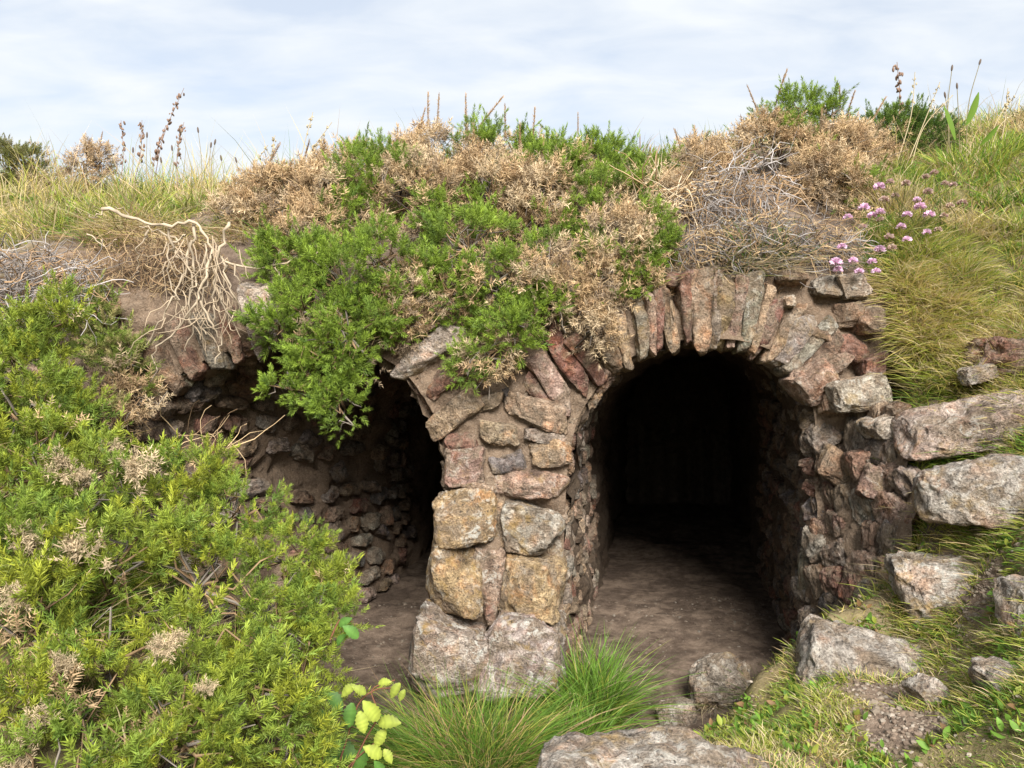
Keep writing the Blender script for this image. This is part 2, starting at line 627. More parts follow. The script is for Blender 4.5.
def stone_obj(name, c, dims, ang, color, seed, parent, level=4, lichen=.4, taper=0., yaw=0., boxy=.5, rough=.07, cuts=9, tilt=0.):
    """dims = (along, depth, across); ang turns it in the wall's plane"""
    V, F = rock_shape(dims, seed, level, boxy, cuts, rough, taper)
    o = put(name, mesh_data(name, V, F, M_STONE, True), parent)
    o.location = c
    o.rotation_euler = (tilt, -ang, yaw)
    o.rotation_mode = 'XYZ'
    o.color = (*color, lichen)
    return o


vault = thing('stone_vault', (0, 4.0, 0), 'rubble stone vault with two arched tunnel mouths set into the mound', 'stone vault')
VO = A([0, 4.0, 0])

# outline of the two mouths in the plane of the face (x, z)
def outl(pts):
    q = A([P(a, b, 4.0) for a, b in pts])[:, [0, 2]]
    return smooth_path(q, 8)


open_R = outl([(563, 745), (563, 640), (563, 560), (566, 480), (576, 424), (600, 384), (630, 358), (668, 343), (703, 339), (745, 343), (780, 358), (802, 384), (812, 425), (815, 500), (815, 600), (815, 745)])
open_L = outl([(128, 745), (128, 600), (130, 500), (140, 430), (165, 388), (208, 360), (260, 345), (310, 341), (360, 348), (400, 368), (425, 398), (440, 428), (449, 470), (448, 560), (446, 640), (446, 745)])


def inside(poly, q):
    x, z = q[:, 0], q[:, 1]
    r = np.zeros(len(q), bool)
    n = len(poly)
    for i in range(n):
        x0, z0 = poly[i]; x1, z1 = poly[(i + 1) % n]
        c = ((z0 > z) != (z1 > z))
        xi = (x1 - x0) * (z - z0) / (z1 - z0 + 1e-12) + x0
        r ^= c & (x < xi)
    return r


def snap(poly, q):
    best = np.full(len(q), 1e9); out = q.copy()
    for i in range(len(poly) - 1):
        a, b = poly[i], poly[i + 1]
        ab = b - a
        t = np.clip(((q - a) @ ab) / (ab @ ab + 1e-12), 0, 1)
        c = a + t[:, None] * ab
        d = np.linalg.norm(q - c, axis=1)
        m = d < best
        best[m] = d[m]; out[m] = c[m]
    return out


fx = np.arange(-2.3, 1.98, .02); fz = np.arange(-.12, 2.24, .02)
FX, FZ = np.meshgrid(fx, fz, indexing='ij')
q = np.stack([FX.ravel(), FZ.ravel()], 1)
inn = inside(open_R, q) | inside(open_L, q)
iR, iL = inside(open_R, q), inside(open_L, q)
q2 = q.copy()
q2[iR] = snap(open_R, q[iR]); q2[iL] = snap(open_L, q[iL])
fi = np.arange(len(q)).reshape(FX.shape)
fq = np.stack([fi[:-1, :-1], fi[1:, :-1], fi[1:, 1:], fi[:-1, 1:]], -1).reshape(-1, 4)
cen = q[fq].mean(1)
top = 2.17 - .12 * sstep(-.6, -1.6, cen[:, 0]) + .03 * np.sin(cen[:, 0] * 9)
keep = ~(inn[fq].all(1)) & (cen[:, 1] < top) & (cen[:, 0] < 1.66 + .28 * sstep(1.2, 1.5, cen[:, 1]))
fq = fq[keep]
fp = np.stack([q2[:, 0], 0 * q2[:, 0], q2[:, 1]], 1)
fy = 3.968 + .03 * fbm(fp, 2.5, 3, .5, 41) + .035 * fbm(fp, 9, 4, .6, 43)
fy = fy + .10 * sstep(1.9, 2.2, q2[:, 1]) + .05 * sstep(1.55, 1.9, q2[:, 0])
FV = np.stack([q2[:, 0], fy, q2[:, 1]], 1)
us = np.zeros(len(FV), bool); us[fq.ravel()] = True
rm = np.cumsum(us) - 1
facade = make('facade_wall', FV[us], rm[fq], M_MORTAR, vault, True, None, VO)


def lining(name, outline, y0, y1, seed, mat, splay=0.):
    """the tunnel: the mouth's outline carried back along its axis"""
    seg = np.linalg.norm(np.diff(outline, axis=0), axis=1)
    s = np.concatenate([[0], np.cumsum(seg)])
    ns = int(s[-1] / .035)
    ss = np.linspace(0, s[-1], ns)
    ox, oz = np.interp(ss, s, outline[:, 0]), np.interp(ss, s, outline[:, 1])
    ys = np.concatenate([np.arange(y0, 5.6, .035), np.arange(5.6, y1 + .01, .08)])
    tx, tz = np.gradient(ox), np.gradient(oz)
    ln = np.hypot(tx, tz); nx_, nz_ = -tz / ln, tx / ln        # points out of the tunnel
    YY, SS = np.meshgrid(ys, np.arange(ns), indexing='ij')
    SS = SS.ravel(); YY = YY.ravel()
    shrink = np.clip((YY - 4), 0, 9)
    X = ox[SS] + SL * shrink + splay * np.clip((YY - 4) / 1.7, 0, 1) * np.clip((-1.0 - ox[SS]) / .6, 0, 1); Z = oz[SS] + .02 * shrink
    p = np.stack([X, YY, Z], 1)
    d = .035 * fbm(p, 3, 3, .5, seed) + .035 * fbm(p, 10, 4, .6, seed + 5)
    p[:, 0] += nx_[SS] * d; p[:, 2] += nz_[SS] * d
    ii = np.arange(len(p)).reshape(len(ys), ns)
    ff = np.stack([ii[:-1, :-1], ii[:-1, 1:], ii[1:, 1:], ii[1:, :-1]], -1).reshape(-1, 4)
    o = make(name, p, ff, mat, vault, True, None, VO)

    def at(k, y):                                           # point on the wall and its inward normal
        sh = max(y - 4, 0)
        j = np.interp(k, ss, np.arange(ns))
        xx, zz = np.interp(k, ss, ox), np.interp(k, ss, oz)
        jn = int(round(j))
        return A([xx + SL * sh + splay * min(sh / 1.7, 1) * float(np.clip((-1.0 - xx) / .6, 0, 1)), y, zz + .02 * sh]), A([-nx_[jn], 0, -nz_[jn]]), A([tx[jn], 0, tz[jn]]) / ln[jn]
    return o, at, s[-1]


lin_R, at_R, len_R = lining('tunnel_lining', open_R, 3.99, 9.6, 51, M_SHADED)
lin_L, at_L, len_L = lining('tunnel_lining', open_L, 3.99, 9.6, 61, M_MORTAR, .62)
# end walls
for nm, xs in (('end_wall', (.2 + 1.0, 1.56 + 1.2)), ('end_wall', (-1.95 + 1.0, -.25 + 1.2))):
    ex = np.arange(xs[0], xs[1], .05); ez = np.arange(0, 2.05, .05)
    EX, EZ = np.meshgrid(ex, ez, indexing='ij')
    p = np.stack([EX.ravel(), np.full(EX.size, 9.5), EZ.ravel()], 1)
    p[:, 1] += .05 * fbm(p, 6, 3, .6, 71)
    ii = np.arange(len(p)).reshape(EX.shape)
    ff = np.stack([ii[:-1, :-1], ii[1:, :-1], ii[1:, 1:], ii[:-1, 1:]], -1).reshape(-1, 4)
    make(nm, p, ff, M_SHADED, vault, True, None, VO)

# rubble stones share a small set of meshes
RUB = []
for i in range(14):
    V, F = rock_shape((.19, .12, .12), 300 + i, 5, .5, 10, .13)
    RUB.append(mesh_data('stone', V, F, M_STONE, True))
TONE = {'red': (.215, .125, .095), 'brown': (.22, .16, .112), 'grey': (.27, .24, .20), 'dark': (.11, .097, .09), 'tan': (.37, .285, .195),
        'pink': (.36, .255, .20), 'stone_grey': (.37, .345, .31), 'stone_rose': (.37, .305, .265), 'ochre': (.385, .285, .165), 'pale': (.42, .38, .32), 'slate': (.17, .158, .15)}


def jit(c, k=.12):
    f = 1 + rng.normal(0, k)
    return tuple(float(np.clip(v * f * (1 + rng.normal(0, .025)), .01, .8)) for v in c)


def rubble(parent, pos, nrm, tan, size, tone, name='stone', sx=1., sz=1., lichen=.15, sink=.35):
    me = RUB[rng.integers(len(RUB))]
    o = put(name, me, parent)
    z = A(nrm) / np.linalg.norm(nrm)
    a = rng.normal(0, .25)
    t = A(tan) - z * np.dot(tan, z); t /= np.linalg.norm(t)
    b = np.cross(z, t)
    t2 = t * math.cos(a) + b * math.sin(a); b2 = -t * math.sin(a) + b * math.cos(a)
    # mesh axes: x along, y depth, z across
    R = np.stack([t2, -z, np.cross(t2, -z)], 1)
    Mx = Matrix([list(r) for r in R]).to_4x4()
    Mx.translation = Vector(A(pos) - VO - z * .06 * sink * size)
    sg = rng.choice([-1, 1])
    o.matrix_local = Mx @ Matrix.Diagonal((size * sx * sg, size * rng.uniform(.8, 1.1), size * sz, 1))
    o.color = (*jit(TONE[tone]), lichen)
    return o


# left tunnel, its left wall and haunch
k = .05
n_st = 0
row = 0
while k < 2.35:
    h = .125 + .02 * math.sin(row * 2.3)
    y = 4.0 + rng.uniform(0, .12)
    while y < 6.3:
        L = rng.uniform(.13, .26)
        pos, nn, tn = at_L(k + rng.normal(0, .012), y + L / 2)
        if y < 5.7:
            nn = nn + A([0, -.5 * float(np.clip((-1.0 - (pos[0] - SL * (y - 4))) / .6, 0, 1)), 0])
        pos = pos + nn / np.linalg.norm(nn) * .012
        if rng.random() < .86:
            rubble(lin_L, pos, nn, (SL + .36 * (y < 5.7), 1, 0), 1.0, rng.choice(['brown', 'slate', 'grey', 'grey', 'brown', 'red']), sx=L / .21, sz=h / .14 * rng.uniform(.75, 1.1), lichen=.05, sink=0)
            n_st += 1
        y += L * 1.04 + .02
    k += h * 1.02
    row += 1
# right tunnel: both walls near the mouth
for rngk, ymax, tones, ks in (((.05, 1.25), 5.6, ['brown', 'pink', 'red', 'tan', 'grey', 'brown'], 1), ((len_R - 1.9, len_R - .1), 6.2, ['brown', 'slate', 'dark', 'grey', 'red', 'brown'], 1)):
    k = rngk[0]
    while k < rngk[1]:
        h = rng.uniform(.11, .15)
        y = 4.0 + rng.uniform(0, .1)
        while y < ymax:
            L = rng.uniform(.11, .21)
            pos, nn, tn = at_R(k + rng.normal(0, .015), y + L / 2)
            if rng.random() < .88:
                rubble(lin_R, pos, nn, (SL, 1, 0), 1.0, rng.choice(tones), sx=L / .2, sz=h / .14 * rng.uniform(.7, 1.1), lichen=.08, sink=.45)
                n_st += 1
            y += L * 1.03 + .015
        k += h * 1.02

# roof stones just inside both mouths, and rough edge stones round them
for par, atf, k0, k1, tones in ((lin_R, at_R, 1.25, len_R - 1.9, ['brown', 'slate', 'dark', 'grey', 'red', 'brown']), (lin_L, at_L, 2.35, len_L - 1.2, ['brown', 'slate', 'dark', 'grey'])):
    k = k0
    while k < k1:
        y = 4.06 + rng.uniform(0, .1)
        while y < 4.9:
            L = rng.uniform(.13, .22)
            pos, nn, tn = atf(k, y + L / 2)
            rubble(par, pos, nn, (SL, 1, 0), 1.0, rng.choice(tones), sx=L / .2, sz=rng.uniform(.7, 1.), lichen=.05, sink=.5)
            y += L + .03
        k += .125
for atf, k0, k1, tones in ((at_R, .1, 2.1, ['tan', 'pink', 'grey', 'brown', 'red', 'tan']), (at_L, len_L - 2.5, len_L - .1, ['tan', 'brown', 'grey', 'brown']), (at_L, .2, 1.9, ['brown', 'red', 'grey', 'brown']),
                           (at_R, len_R - 2.2, len_R - 1.2, ['brown', 'red', 'grey', 'slate']), (at_R, 2.1, len_R - 2.2, ['brown', 'slate', 'grey']), (at_L, 1.9, len_L - 2.5, ['brown', 'slate', 'grey'])):
    k = k0
    while k < k1:
        h = rng.uniform(.09, .16)
        pos, nn, tn = atf(k + h / 2, 4.0)
        rubble(facade, pos + A([0, .03, 0]), nn * .8 + A([0, -1, 0]) * .7, tn, 1.0, rng.choice(tones), sx=h / .17, sz=rng.uniform(.8, 1.2), lichen=.3, sink=.6)
        k += h * .97

# the splayed jamb at the right of the right mouth
jy = np.arange(3.22, 4.08, .02); jz = np.arange(-.1, 1.95, .02)
JY, JZ = np.meshgrid(jy, jz, indexing='ij')
jtop = np.interp(JY.ravel(), [3.22, 3.35, 3.5, 3.7, 4.1], [.62, .95, 1.28, 1.5, 1.7])
p = np.stack([line_R(JY.ravel()), JY.ravel(), np.minimum(JZ.ravel(), jtop)], 1)
p[:, 0] += .03 * fbm(p, 4, 3, .5, 81) + .03 * fbm(p, 11, 4, .6, 83) + .25 * np.clip(p[:, 2] - .7, 0, 1)
ii = np.arange(len(p)).reshape(JY.shape)
ff = np.stack([ii[:-1, :-1], ii[:-1, 1:], ii[1:, 1:], ii[1:, :-1]], -1).reshape(-1, 4)
kz = p[ff][:, :, 2]
ff = ff[(kz.max(1) - kz.min(1)) > 1e-4]
jamb = make('jamb_wall', p, ff, M_MORTAR, vault, True, None, VO)
z = .02
while z < 1.62:
    h = rng.uniform(.10, .155)
    y = 3.24 + rng.uniform(0, .08)
    while y < 4.1:
        L = rng.uniform(.10, .19)
        yt = y + L / 2
        if z + h * .5 < np.interp(yt, [3.22, 3.35, 3.5, 3.7, 4.1], [.66, 1.0, 1.33, 1.55, 1.72]) and rng.random() < .92:
            pos = A([line_R(yt) + .25 * max(z - .7, 0), yt, z + rng.normal(0, .015)])
            rubble(jamb, pos, (-1, -.25, 0), (-.15, 1, rng.normal(0, .3)), 1.0, rng.choice(['brown', 'red', 'grey', 'slate', 'tan', 'dark', 'pink', 'grey']),
                   sx=L / .165, sz=h / .11 * rng.uniform(.85, 1.25), lichen=.25, sink=.15)
        y += L * 1.02 + .012
    z += h * 1.0


def voussoir(tip, outer, wpx, tone, d=3.98, lichen=.25, depth=.26, taper=.35, name='voussoir', stick=.0):
    a, b = P(*tip, d), P(*outer, d)
    a = a + (a - b) * .14
    c = (a + b) / 2
    L = np.linalg.norm(b - a) * 1.06
    ang = math.atan2(a[2] - b[2], a[0] - b[0])
    global _seed
    _seed += 1
    return stone_obj(name, c - VO + A([0, .04 - stick, 0]), (L, depth, wpx * d / FPX * 1.2), ang, jit(TONE[tone], .08), _seed, facade, 5, lichen, taper, rng.normal(0, .12), .36, .055, 6)


_seed = 1000
for t_, o_, w_, tn in [
    # right ring
    ((566, 404), (530, 345), 26, 'pink'), ((556, 404), (523, 380), 18, 'red'), ((583, 383), (547, 334), 21, 'red'), ((597, 376), (568, 338), 19, 'red'),
    ((612, 366), (590, 322), 19, 'brown'), ((628, 362), (617, 308), 14, 'tan'), ((642, 350), (636, 300), 18, 'grey'), ((658, 343), (655, 291), 12, 'red'),
    ((676, 343), (666, 287), 14, 'tan'), ((687, 335), (681, 275), 16, 'red'), ((701, 344), (700, 272), 20, 'tan'), ((721, 340), (724, 282), 18, 'ochre'),
    ((743, 341), (757, 275), 20, 'grey'), ((760, 350), (777, 300), 17, 'red'), ((777, 357), (812, 308), 27, 'grey'), ((797, 372), (836, 336), 22, 'brown'),
    ((711, 339), (712, 275), 11, 'grey'), ((732, 339), (740, 278), 12, 'pink'), ((753, 345), (768, 288), 11, 'tan'), ((667, 341), (661, 289), 9, 'brown'), ((768, 354), (794, 303), 14, 'tan'),
    ((788, 366), (827, 322), 17, 'grey'), ((806, 388), (846, 354), 17, 'pink'), ((650, 347), (646, 296), 10, 'pink'),
    # left ring, right haunch
    ((411, 372), (455, 325), 34, 'pale'), ((427, 392), (466, 363), 24, 'red'), ((437, 428), (480, 392), 27, 'tan'), ((396, 345), (430, 313), 30, 'pink'),
    ((375, 348), (400, 300), 24, 'brown'), ((350, 345), (365, 295), 24, 'brown'), ((322, 344), (330, 295), 22, 'grey'),
    # left ring, left haunch
    ((292, 348), (285, 300), 20, 'brown'), ((262, 350), (252, 305), 22, 'grey'), ((236, 356), (228, 310), 15, 'red'), ((221, 361), (207, 314), 22, 'grey'),
    ((197, 368), (180, 322), 22, 'red'), ((175, 385), (150, 345), 22, 'brown'), ((160, 410), (128, 380), 24, 'brown'),
]:
    voussoir(t_, o_, w_, tn, lichen=.55 if tn in ('pale', 'grey') else .25)


def block(px, py, wpx, hpx, tone, ang=0., lichen=.5, d=3.97, depth=.24, rough=.09, boxy=.42, name='stone', par=None, cuts=8):
    global _seed
    _seed += 1
    return stone_obj(name, P(px, py, d) - VO + A([0, .05, 0]), (wpx * d / FPX * 1.1, depth, hpx * d / FPX * 1.1), math.radians(ang), jit(TONE[tone], .06), _seed, par or facade, 5,
                     lichen, 0, rng.normal(0, .06), boxy, rough, cuts)


for a in [
    # pier, from its top to its foot
    (537, 412, 62, 26, 'tan', -20, .3), (461, 441, 30, 16, 'red', 4, .1), (487, 402, 26, 16, 'brown', 10, .1), (550, 452, 38, 28, 'ochre', 8, .4), (544, 434, 38, 18, 'grey', 5, .3),
    (466, 466, 36, 36, 'pink', 0, .5), (507, 462, 32, 19, 'slate', 12, .2), (500, 432, 34, 20, 'tan', 0, .2), (530, 483, 66, 27, 'pink', -4, .6), (480, 487, 34, 14, 'tan', 3, .4),
    (465, 517, 54, 50, 'ochre', 0, .9, 3.93, .30), (533, 527, 56, 46, 'pale', -6, .8, 3.92, .30), (499, 520, 22, 44, 'tan', 0, .6, 4.0),
    (453, 579, 50, 64, 'ochre', 2, .9, 3.92, .32), (490, 573, 32, 52, 'pink', 0, .6, 3.95), (533, 589, 56, 60, 'ochre', 0, .35, 3.9, .32), (489, 611, 12, 22, 'red', 0, .2, 3.92),
    (555, 560, 16, 46, 'tan', 0, .5, 4.0), (452, 657, 73, 82, 'pale', 0, 1., 3.84, .42), (520, 660, 70, 88, 'pale', 0, 1., 3.83, .42), (552, 660, 26, 90, 'grey', 0, .8, 3.93, .36),
    (515, 395, 26, 16, 'dark', 0, .1, 4.02), (556, 505, 18, 40, 'pink', 0, .3, 4.0),
    # face right of the arch
    (793, 278, 26, 15, 'brown', -10, .2), (788, 302, 12, 12, 'pale', 0, .5, 3.95), (816, 385, 38, 38, 'pink', 40, .5, 3.9), (858, 393, 50, 33, 'pale', 18, .8, 3.82), (833, 402, 26, 28, 'tan', 10, .3, 3.92),
    (892, 426, 40, 24, 'pale', 20, .7, 3.66), (852, 287, 32, 24, 'pale', 0, .5, 3.95), (826, 286, 28, 20, 'grey', -10, .4, 3.97), (845, 315, 28, 22, 'brown', 10, .2, 3.98), (818, 335, 24, 16, 'brown', -20, .2, 3.98),
    (850, 350, 26, 26, 'red', 0, .2, 3.97), (868, 320, 22, 26, 'brown', 0, .2, 3.95), (875, 365, 24, 22, 'red', 0, .3, 3.9), (835, 365, 20, 18, 'brown', 0, .2, 3.97),
    (824, 436, 30, 26, 'grey', 35, .3, 3.97, .14), (842, 470, 30, 36, 'brown', 60, .3, 3.84, .14), (868, 462, 32, 26, 'red', 20, .3, 3.72, .14), (880, 485, 30, 34, 'pink', 70, .4, 3.6, .14),
    (735, 300, 14, 20, 'tan', 0, .2, 4.0), (710, 272, 22, 14, 'brown', 0, .2, 4.0), (675, 280, 18, 14, 'red', 0, .2, 4.0),
    # face left of the left arch
    (262, 300, 42, 42, 'pale', 10, .4, 3.95), (95, 385, 54, 34, 'brown', -20, .2, 3.75), (70, 400, 40, 26, 'red', -15, .2, 3.7), (130, 345, 34, 24, 'brown', 0, .1, 3.9), (110, 310, 30, 22, 'brown', 0, .1, 4.0),
    (60, 375, 44, 26, 'brown', 12, .2, 3.72), (140, 430, 36, 24, 'brown', 0, .1, 3.92), (120, 415, 34, 22, 'brown', 8, .1, 3.84),
]:
    block(*a)

# ---------------------------------------------------------------- loose rocks on the banks
BED = []


def loose(px, py, wpx, hpx, ang, tone, label, depth, d=None, lichen=.6, seed=1, rough=.10, boxy=.5, taper=0., yaw=0., tilt=0., cuts=10, level=6, dz=0., fwd=.1):
    c = hit(px, py) if d is None else P(px, py, d)
    dd = c[1] + depth * fwd
    c = P(px, py, dd)
    V, F = rock_shape((wpx * dd / FPX * 1.08, depth, hpx * dd / FPX * 1.08), seed, level, boxy, cuts, rough, taper)
    o = put('rock', mesh_data('rock', V, F, M_STONE, True))
    o.location = c + A([0, 0, dz])
    o.rotation_euler = (tilt, -math.radians(ang), yaw)
    o.color = (*TONE[tone], lichen)
    BED.append((o.location.x, o.location.y, wpx * dd / FPX * .54, depth * .5, o.rotation_euler.z))
    return tag(o, label, 'rock', 'rocks lying on the right bank')


loose(984, 424, 150, 50, 12, 'stone_rose', 'long pinkish boulder tilted on the right bank below the grass overhang', .30, 3.42, .6, 2001, .07, .5, .0, -.45, fwd=0)
loose(1004, 491, 150, 60, 9, 'stone_grey', 'big pale wedge-shaped boulder directly under the long pinkish boulder', .34, 3.16, .7, 2012, .07, .5, -.15, -.4, fwd=0)
loose(1012, 363, 84, 44, -6, 'red', 'layered red-brown ledge stone poking out under the turf', .25, 3.52, .3, 2003, .12, .45, 0, -.4, fwd=0)
loose(946, 588, 86, 58, 4, 'stone_grey', 'grey stone spotted with black lichen beside the rubble jamb', .28, None, .9, 2004, .09, .42, 0, -.2)
loose(870, 664, 128, 60, -4, 'stone_grey', 'flat grey-brown slab at the foot of the rubble jamb', .36, None, .45, 2005, .07, .5, .25, -.2, .15)
loose(943, 704, 66, 30, -42, 'stone_grey', 'small pointed grey shard stuck in bare soil', .12, None, .5, 2006, .07, .5, .5)
loose(722, 690, 54, 50, 5, 'grey', 'squat grey-brown stone at the edge of the sunken path', .22, None, .5, 2007, .10, .45, dz=.02, fwd=-.1)
loose(676, 724, 36, 30, 10, 'grey', 'small grey stone beside a squat stone near the path', .14, None, .5, 2008, .10, .45, dz=.02)
loose(1024, 612, 44, 60, 0, 'stone_grey', 'upright pale stone at the outer edge of the right bank', .2, None, .6, 2009, .08, .5)
loose(1008, 682, 60, 30, 0, 'stone_grey', 'low pale stone half buried in turf near the pointed shard', .2, None, .6, 2010, .08, .5, 0, -.3)
loose(668, 800, 212, 100, -2, 'stone_grey', 'broad lichen-crusted slab in front of the sunken path', .3, 2.36, .7, 2014, .08, .5, .1, -.12, .0, 12, 6, .0, 0)
loose(978, 374, 32, 15, 10, 'stone_grey', 'tiny pale stone wedged between the ledge stone and the pinkish boulder', .1, 3.48, .4, 2013, .1, .5, fwd=0)

# ---------------------------------------------------------------- plants
def spine_template(n, length, stem, w, spread, seed, up=.5):
    """a gorse shoot: stem along z with n flat spines round it, one triangle each"""
    r = np.random.default_rng(seed)
    V, F, C = [], [], []
    for i in range(n):
        t = (i + r.uniform(0, 1)) / n
        z = t * stem
        a = i * 2.4 + r.normal(0, .3)
        el = up + (1.25 - up) * t ** 2 + r.normal(0, .18)
        d = A([math.cos(a) * math.cos(el), math.sin(a) * math.cos(el), math.sin(el)])
        L = length * r.uniform(.7, 1.15) * (1 - .25 * t)
        s = np.cross(d, r.normal(size=3)); s /= np.linalg.norm(s)
        b = A([0, 0, z]) + d * .002
        k = len(V)
        V += [b - s * w * .5, b + s * w * .5, b + d * L]
        F.append((k, k + 1, k + 2))
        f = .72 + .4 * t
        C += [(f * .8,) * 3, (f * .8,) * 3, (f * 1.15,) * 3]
    return A(V), A(F), A(C)


SPRIG = [spine_template(36, .022, .045, .0035, .5, 400 + i) for i in range(4)] + [spine_template(44, .019, .095, .0042, .5, 410 + i, .7) for i in range(2)]
DSPRIG = [spine_template(22, .025, .055, .0044, .5, 420 + i, .2) for i in range(4)]
SPIKE = [spine_template(110, .020, .20, .0050, .5, 440 + i, .75) for i in range(2)]
HEAD = [spine_template(300, .052, .06, .0040, .5, 460 + i, -.3) for i in range(2)]

G_YEL = A([.36, .385, .04]); G_MID = A([.19, .27, .042]); G_DARK = A([.085, .155, .032]); G_BRIGHT = A([.28, .39, .045])
D_TAN = A([.58, .42, .235]); D_BRN = A([.36, .235, .13]); D_PALE = A([.68, .56, .38]); D_GREY = A([.26, .22, .18])


def rand_dirs(n, r=rng):
    v = r.normal(size=(n, 3))
    return v / np.linalg.norm(v, axis=1, keepdims=True)


HOLLOW = [(P(a, b, d), r * d / FPX) for a, b, d, r in [(408, 214, 4.3, 17), (512, 165, 4.7, 11), (503, 252, 4.0, 12), (765, 163, 4.7, 24), (470, 222, 4.3, 11), (415, 250, 4.1, 13), (575, 268, 4.0, 11), (350, 245, 4.2, 11), (625, 205, 4.4, 12), (540, 262, 4.1, 10),
          (150, 600, 2.5, 26), (235, 590, 2.7, 16), (100, 720, 2.1, 20), (70, 610, 2.3, 20)]]


def gorse(name, label, lumps, base, pal=(G_MID, G_BRIGHT, G_DARK), dens=1.0, spikes=(), heads=(), drypal=(D_TAN, D_BRN, D_PALE), scale=1.0, sub_r=.062, group=None):
    """lumps: (px, py, d, radius_px, share of green); a bush of shoots on small clumps on larger lumps"""
    root = thing(name, base, label, 'gorse bush', group)
    cs = A([P(a, b, d) for a, b, d, _, _ in lumps]); rs = A([r * d / FPX for _, _, d, r, _ in lumps])
    gT, gD, gS, gC = [], [], [], []
    dT, dD, dS, dC = [], [], [], []
    tw = []
    for i, (c, r) in enumerate(zip(cs, rs)):
        gshare = lumps[i][4]
        nsub = int(dens * 5.2 * (r / sub_r) ** 2) + 5
        D = rand_dirs(nsub)
        D = D[(D[:, 1] < .55)]
        rad = r * rng.uniform(.62, 1.02, len(D))
        Q = c + D * rad[:, None] * A([1, .85, 1])
        # clumps of one colour: noise in space decides what is alive
        nn = fbm(Q, 5.5, 2, .5, 91)
        for j in range(len(Q)):
            others = np.linalg.norm(cs - Q[j], axis=1) < rs * .55
            others[i] = False
            if others.any() or any(math.hypot(Q[j][0] - hc[0], Q[j][2] - hc[2]) < hr_ and Q[j][1] < hc[1] + .25 for hc, hr_ in HOLLOW):
                continue
            margin = gshare - (nn[j] * .55 + .5)
            n = 13
            al = rng.random(n) < 1 / (1 + np.exp(-margin * 24))
            dd = rand_dirs(n) + D[j] * .9 + A([0, -.15, .35])
            dd /= np.linalg.norm(dd, axis=1, keepdims=True)
            sr = sub_r * rng.uniform(.6, 1.35)
            T = Q[j] + dd * sr * rng.uniform(.45, 1.15, (n, 1))
            ax = dd + A([0, 0, .4]) + rng.normal(0, .25, (n, 3))
            size = rng.uniform(.65, 1.35, n) * rng.uniform(.8, 1.2) * scale
            if al.any():
                na = int(al.sum())
                gT.append(T[al]); gD.append(ax[al]); gS.append(size[al])
                m = rng.random()
                cc = pal[0] * (1 - m) + pal[1] * m
                m2 = np.clip(rng.normal(.15, .28, (na, 1)), 0, .85)
                gC.append((cc * (1 - m2) + pal[2] * m2) * rng.uniform(.75, 1.25, (na, 1)))
            if not al.all():
                nd = int((~al).sum())
                dT.append(T[~al]); dD.append(ax[~al] + rng.normal(0, .35, (nd, 3))); dS.append(size[~al])
                m = np.clip(rng.normal(.4, .32, (nd, 1)), 0, 1)
                cc = drypal[0] * (1 - m) + drypal[1] * m
                r_ = rng.random()
                if r_ < .22: cc = cc * .5 + drypal[2] * .5
                elif r_ < .38: cc = cc * .5 + D_GREY * .5
                dC.append(cc * rng.uniform(.7, 1.25, (nd, 1)))
                if nd > 6:
                    for _ in range(2):
                        dv = D[j] + rng.normal(0, .6, 3); dv /= np.linalg.norm(dv)
                        l_ = rng.uniform(.05, .14)
                        tw.append(tube([Q[j], Q[j] + dv * l_ * .5 + rng.normal(0, .01, 3), Q[j] + dv * l_ + rng.normal(0, .015, 3)], [.003, .0022, .0012], 3, (D_TAN if rng.random() < .5 else D_GREY) * rng.uniform(.6, 1.1)))
            if rng.random() < .8:
                mid = (c + Q[j]) / 2 + rng.normal(0, .04, 3)
                cb = D_BRN * rng.uniform(.45, .9) if rng.random() < .6 else D_GREY * rng.uniform(.5, .9)
                tw.append(tube([c + (Q[j] - c) * .15, mid, Q[j], Q[j] + D[j] * sr * .7], [.007, .005, .0035, .002], 3, cb))
    org = A(base)

    def build(Tl, Dl, Sl, Cl, tmpl, nm, mat):
        T, D, S_, C = np.concatenate(Tl), np.concatenate(Dl), np.concatenate(Sl), np.concatenate(Cl)
        R = frames(D)
        pick = rng.choice(len(tmpl), len(T), p=[.22] * 4 + [.06] * 2 if len(tmpl) == 6 else None)
        parts = []
        for q_, (tV, tF, tC) in enumerate(tmpl):
            mk = pick == q_
            if mk.any():
                parts.append(scatter(tV, tF, R[mk], T[mk], S_[mk], C[mk], tC))
        V, F, C = join(parts)
        tag(make(nm, V, F, mat, root, False, C, org), kind='stuff')
    for (sx, sy, sd, sh, lean) in spikes:
        b = P(sx, sy + 4, sd)
        tV, tF, tC = SPIKE[rng.integers(len(SPIKE))]
        V, F, C = scatter(tV, tF, frames(A([[lean, rng.normal(0, .15), 1.0]])), b[None], A([sh * 1.1]), (D_BRN * rng.uniform(.7, 1.1))[None], tC)
        st = tube([b, b + A([lean, 0, 1.]) / math.hypot(1, lean) * .19 * sh * 1.1], [.004, .002], 4, D_BRN * .6)
        V, F, C = join([(V, F, C), st])
        make('dead_spike', V, F, M_DRY, root, False, C, org)
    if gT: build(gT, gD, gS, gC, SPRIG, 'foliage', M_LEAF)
    if dT: build(dT, dD, dS, dC, DSPRIG, 'dead_foliage', M_DRY)
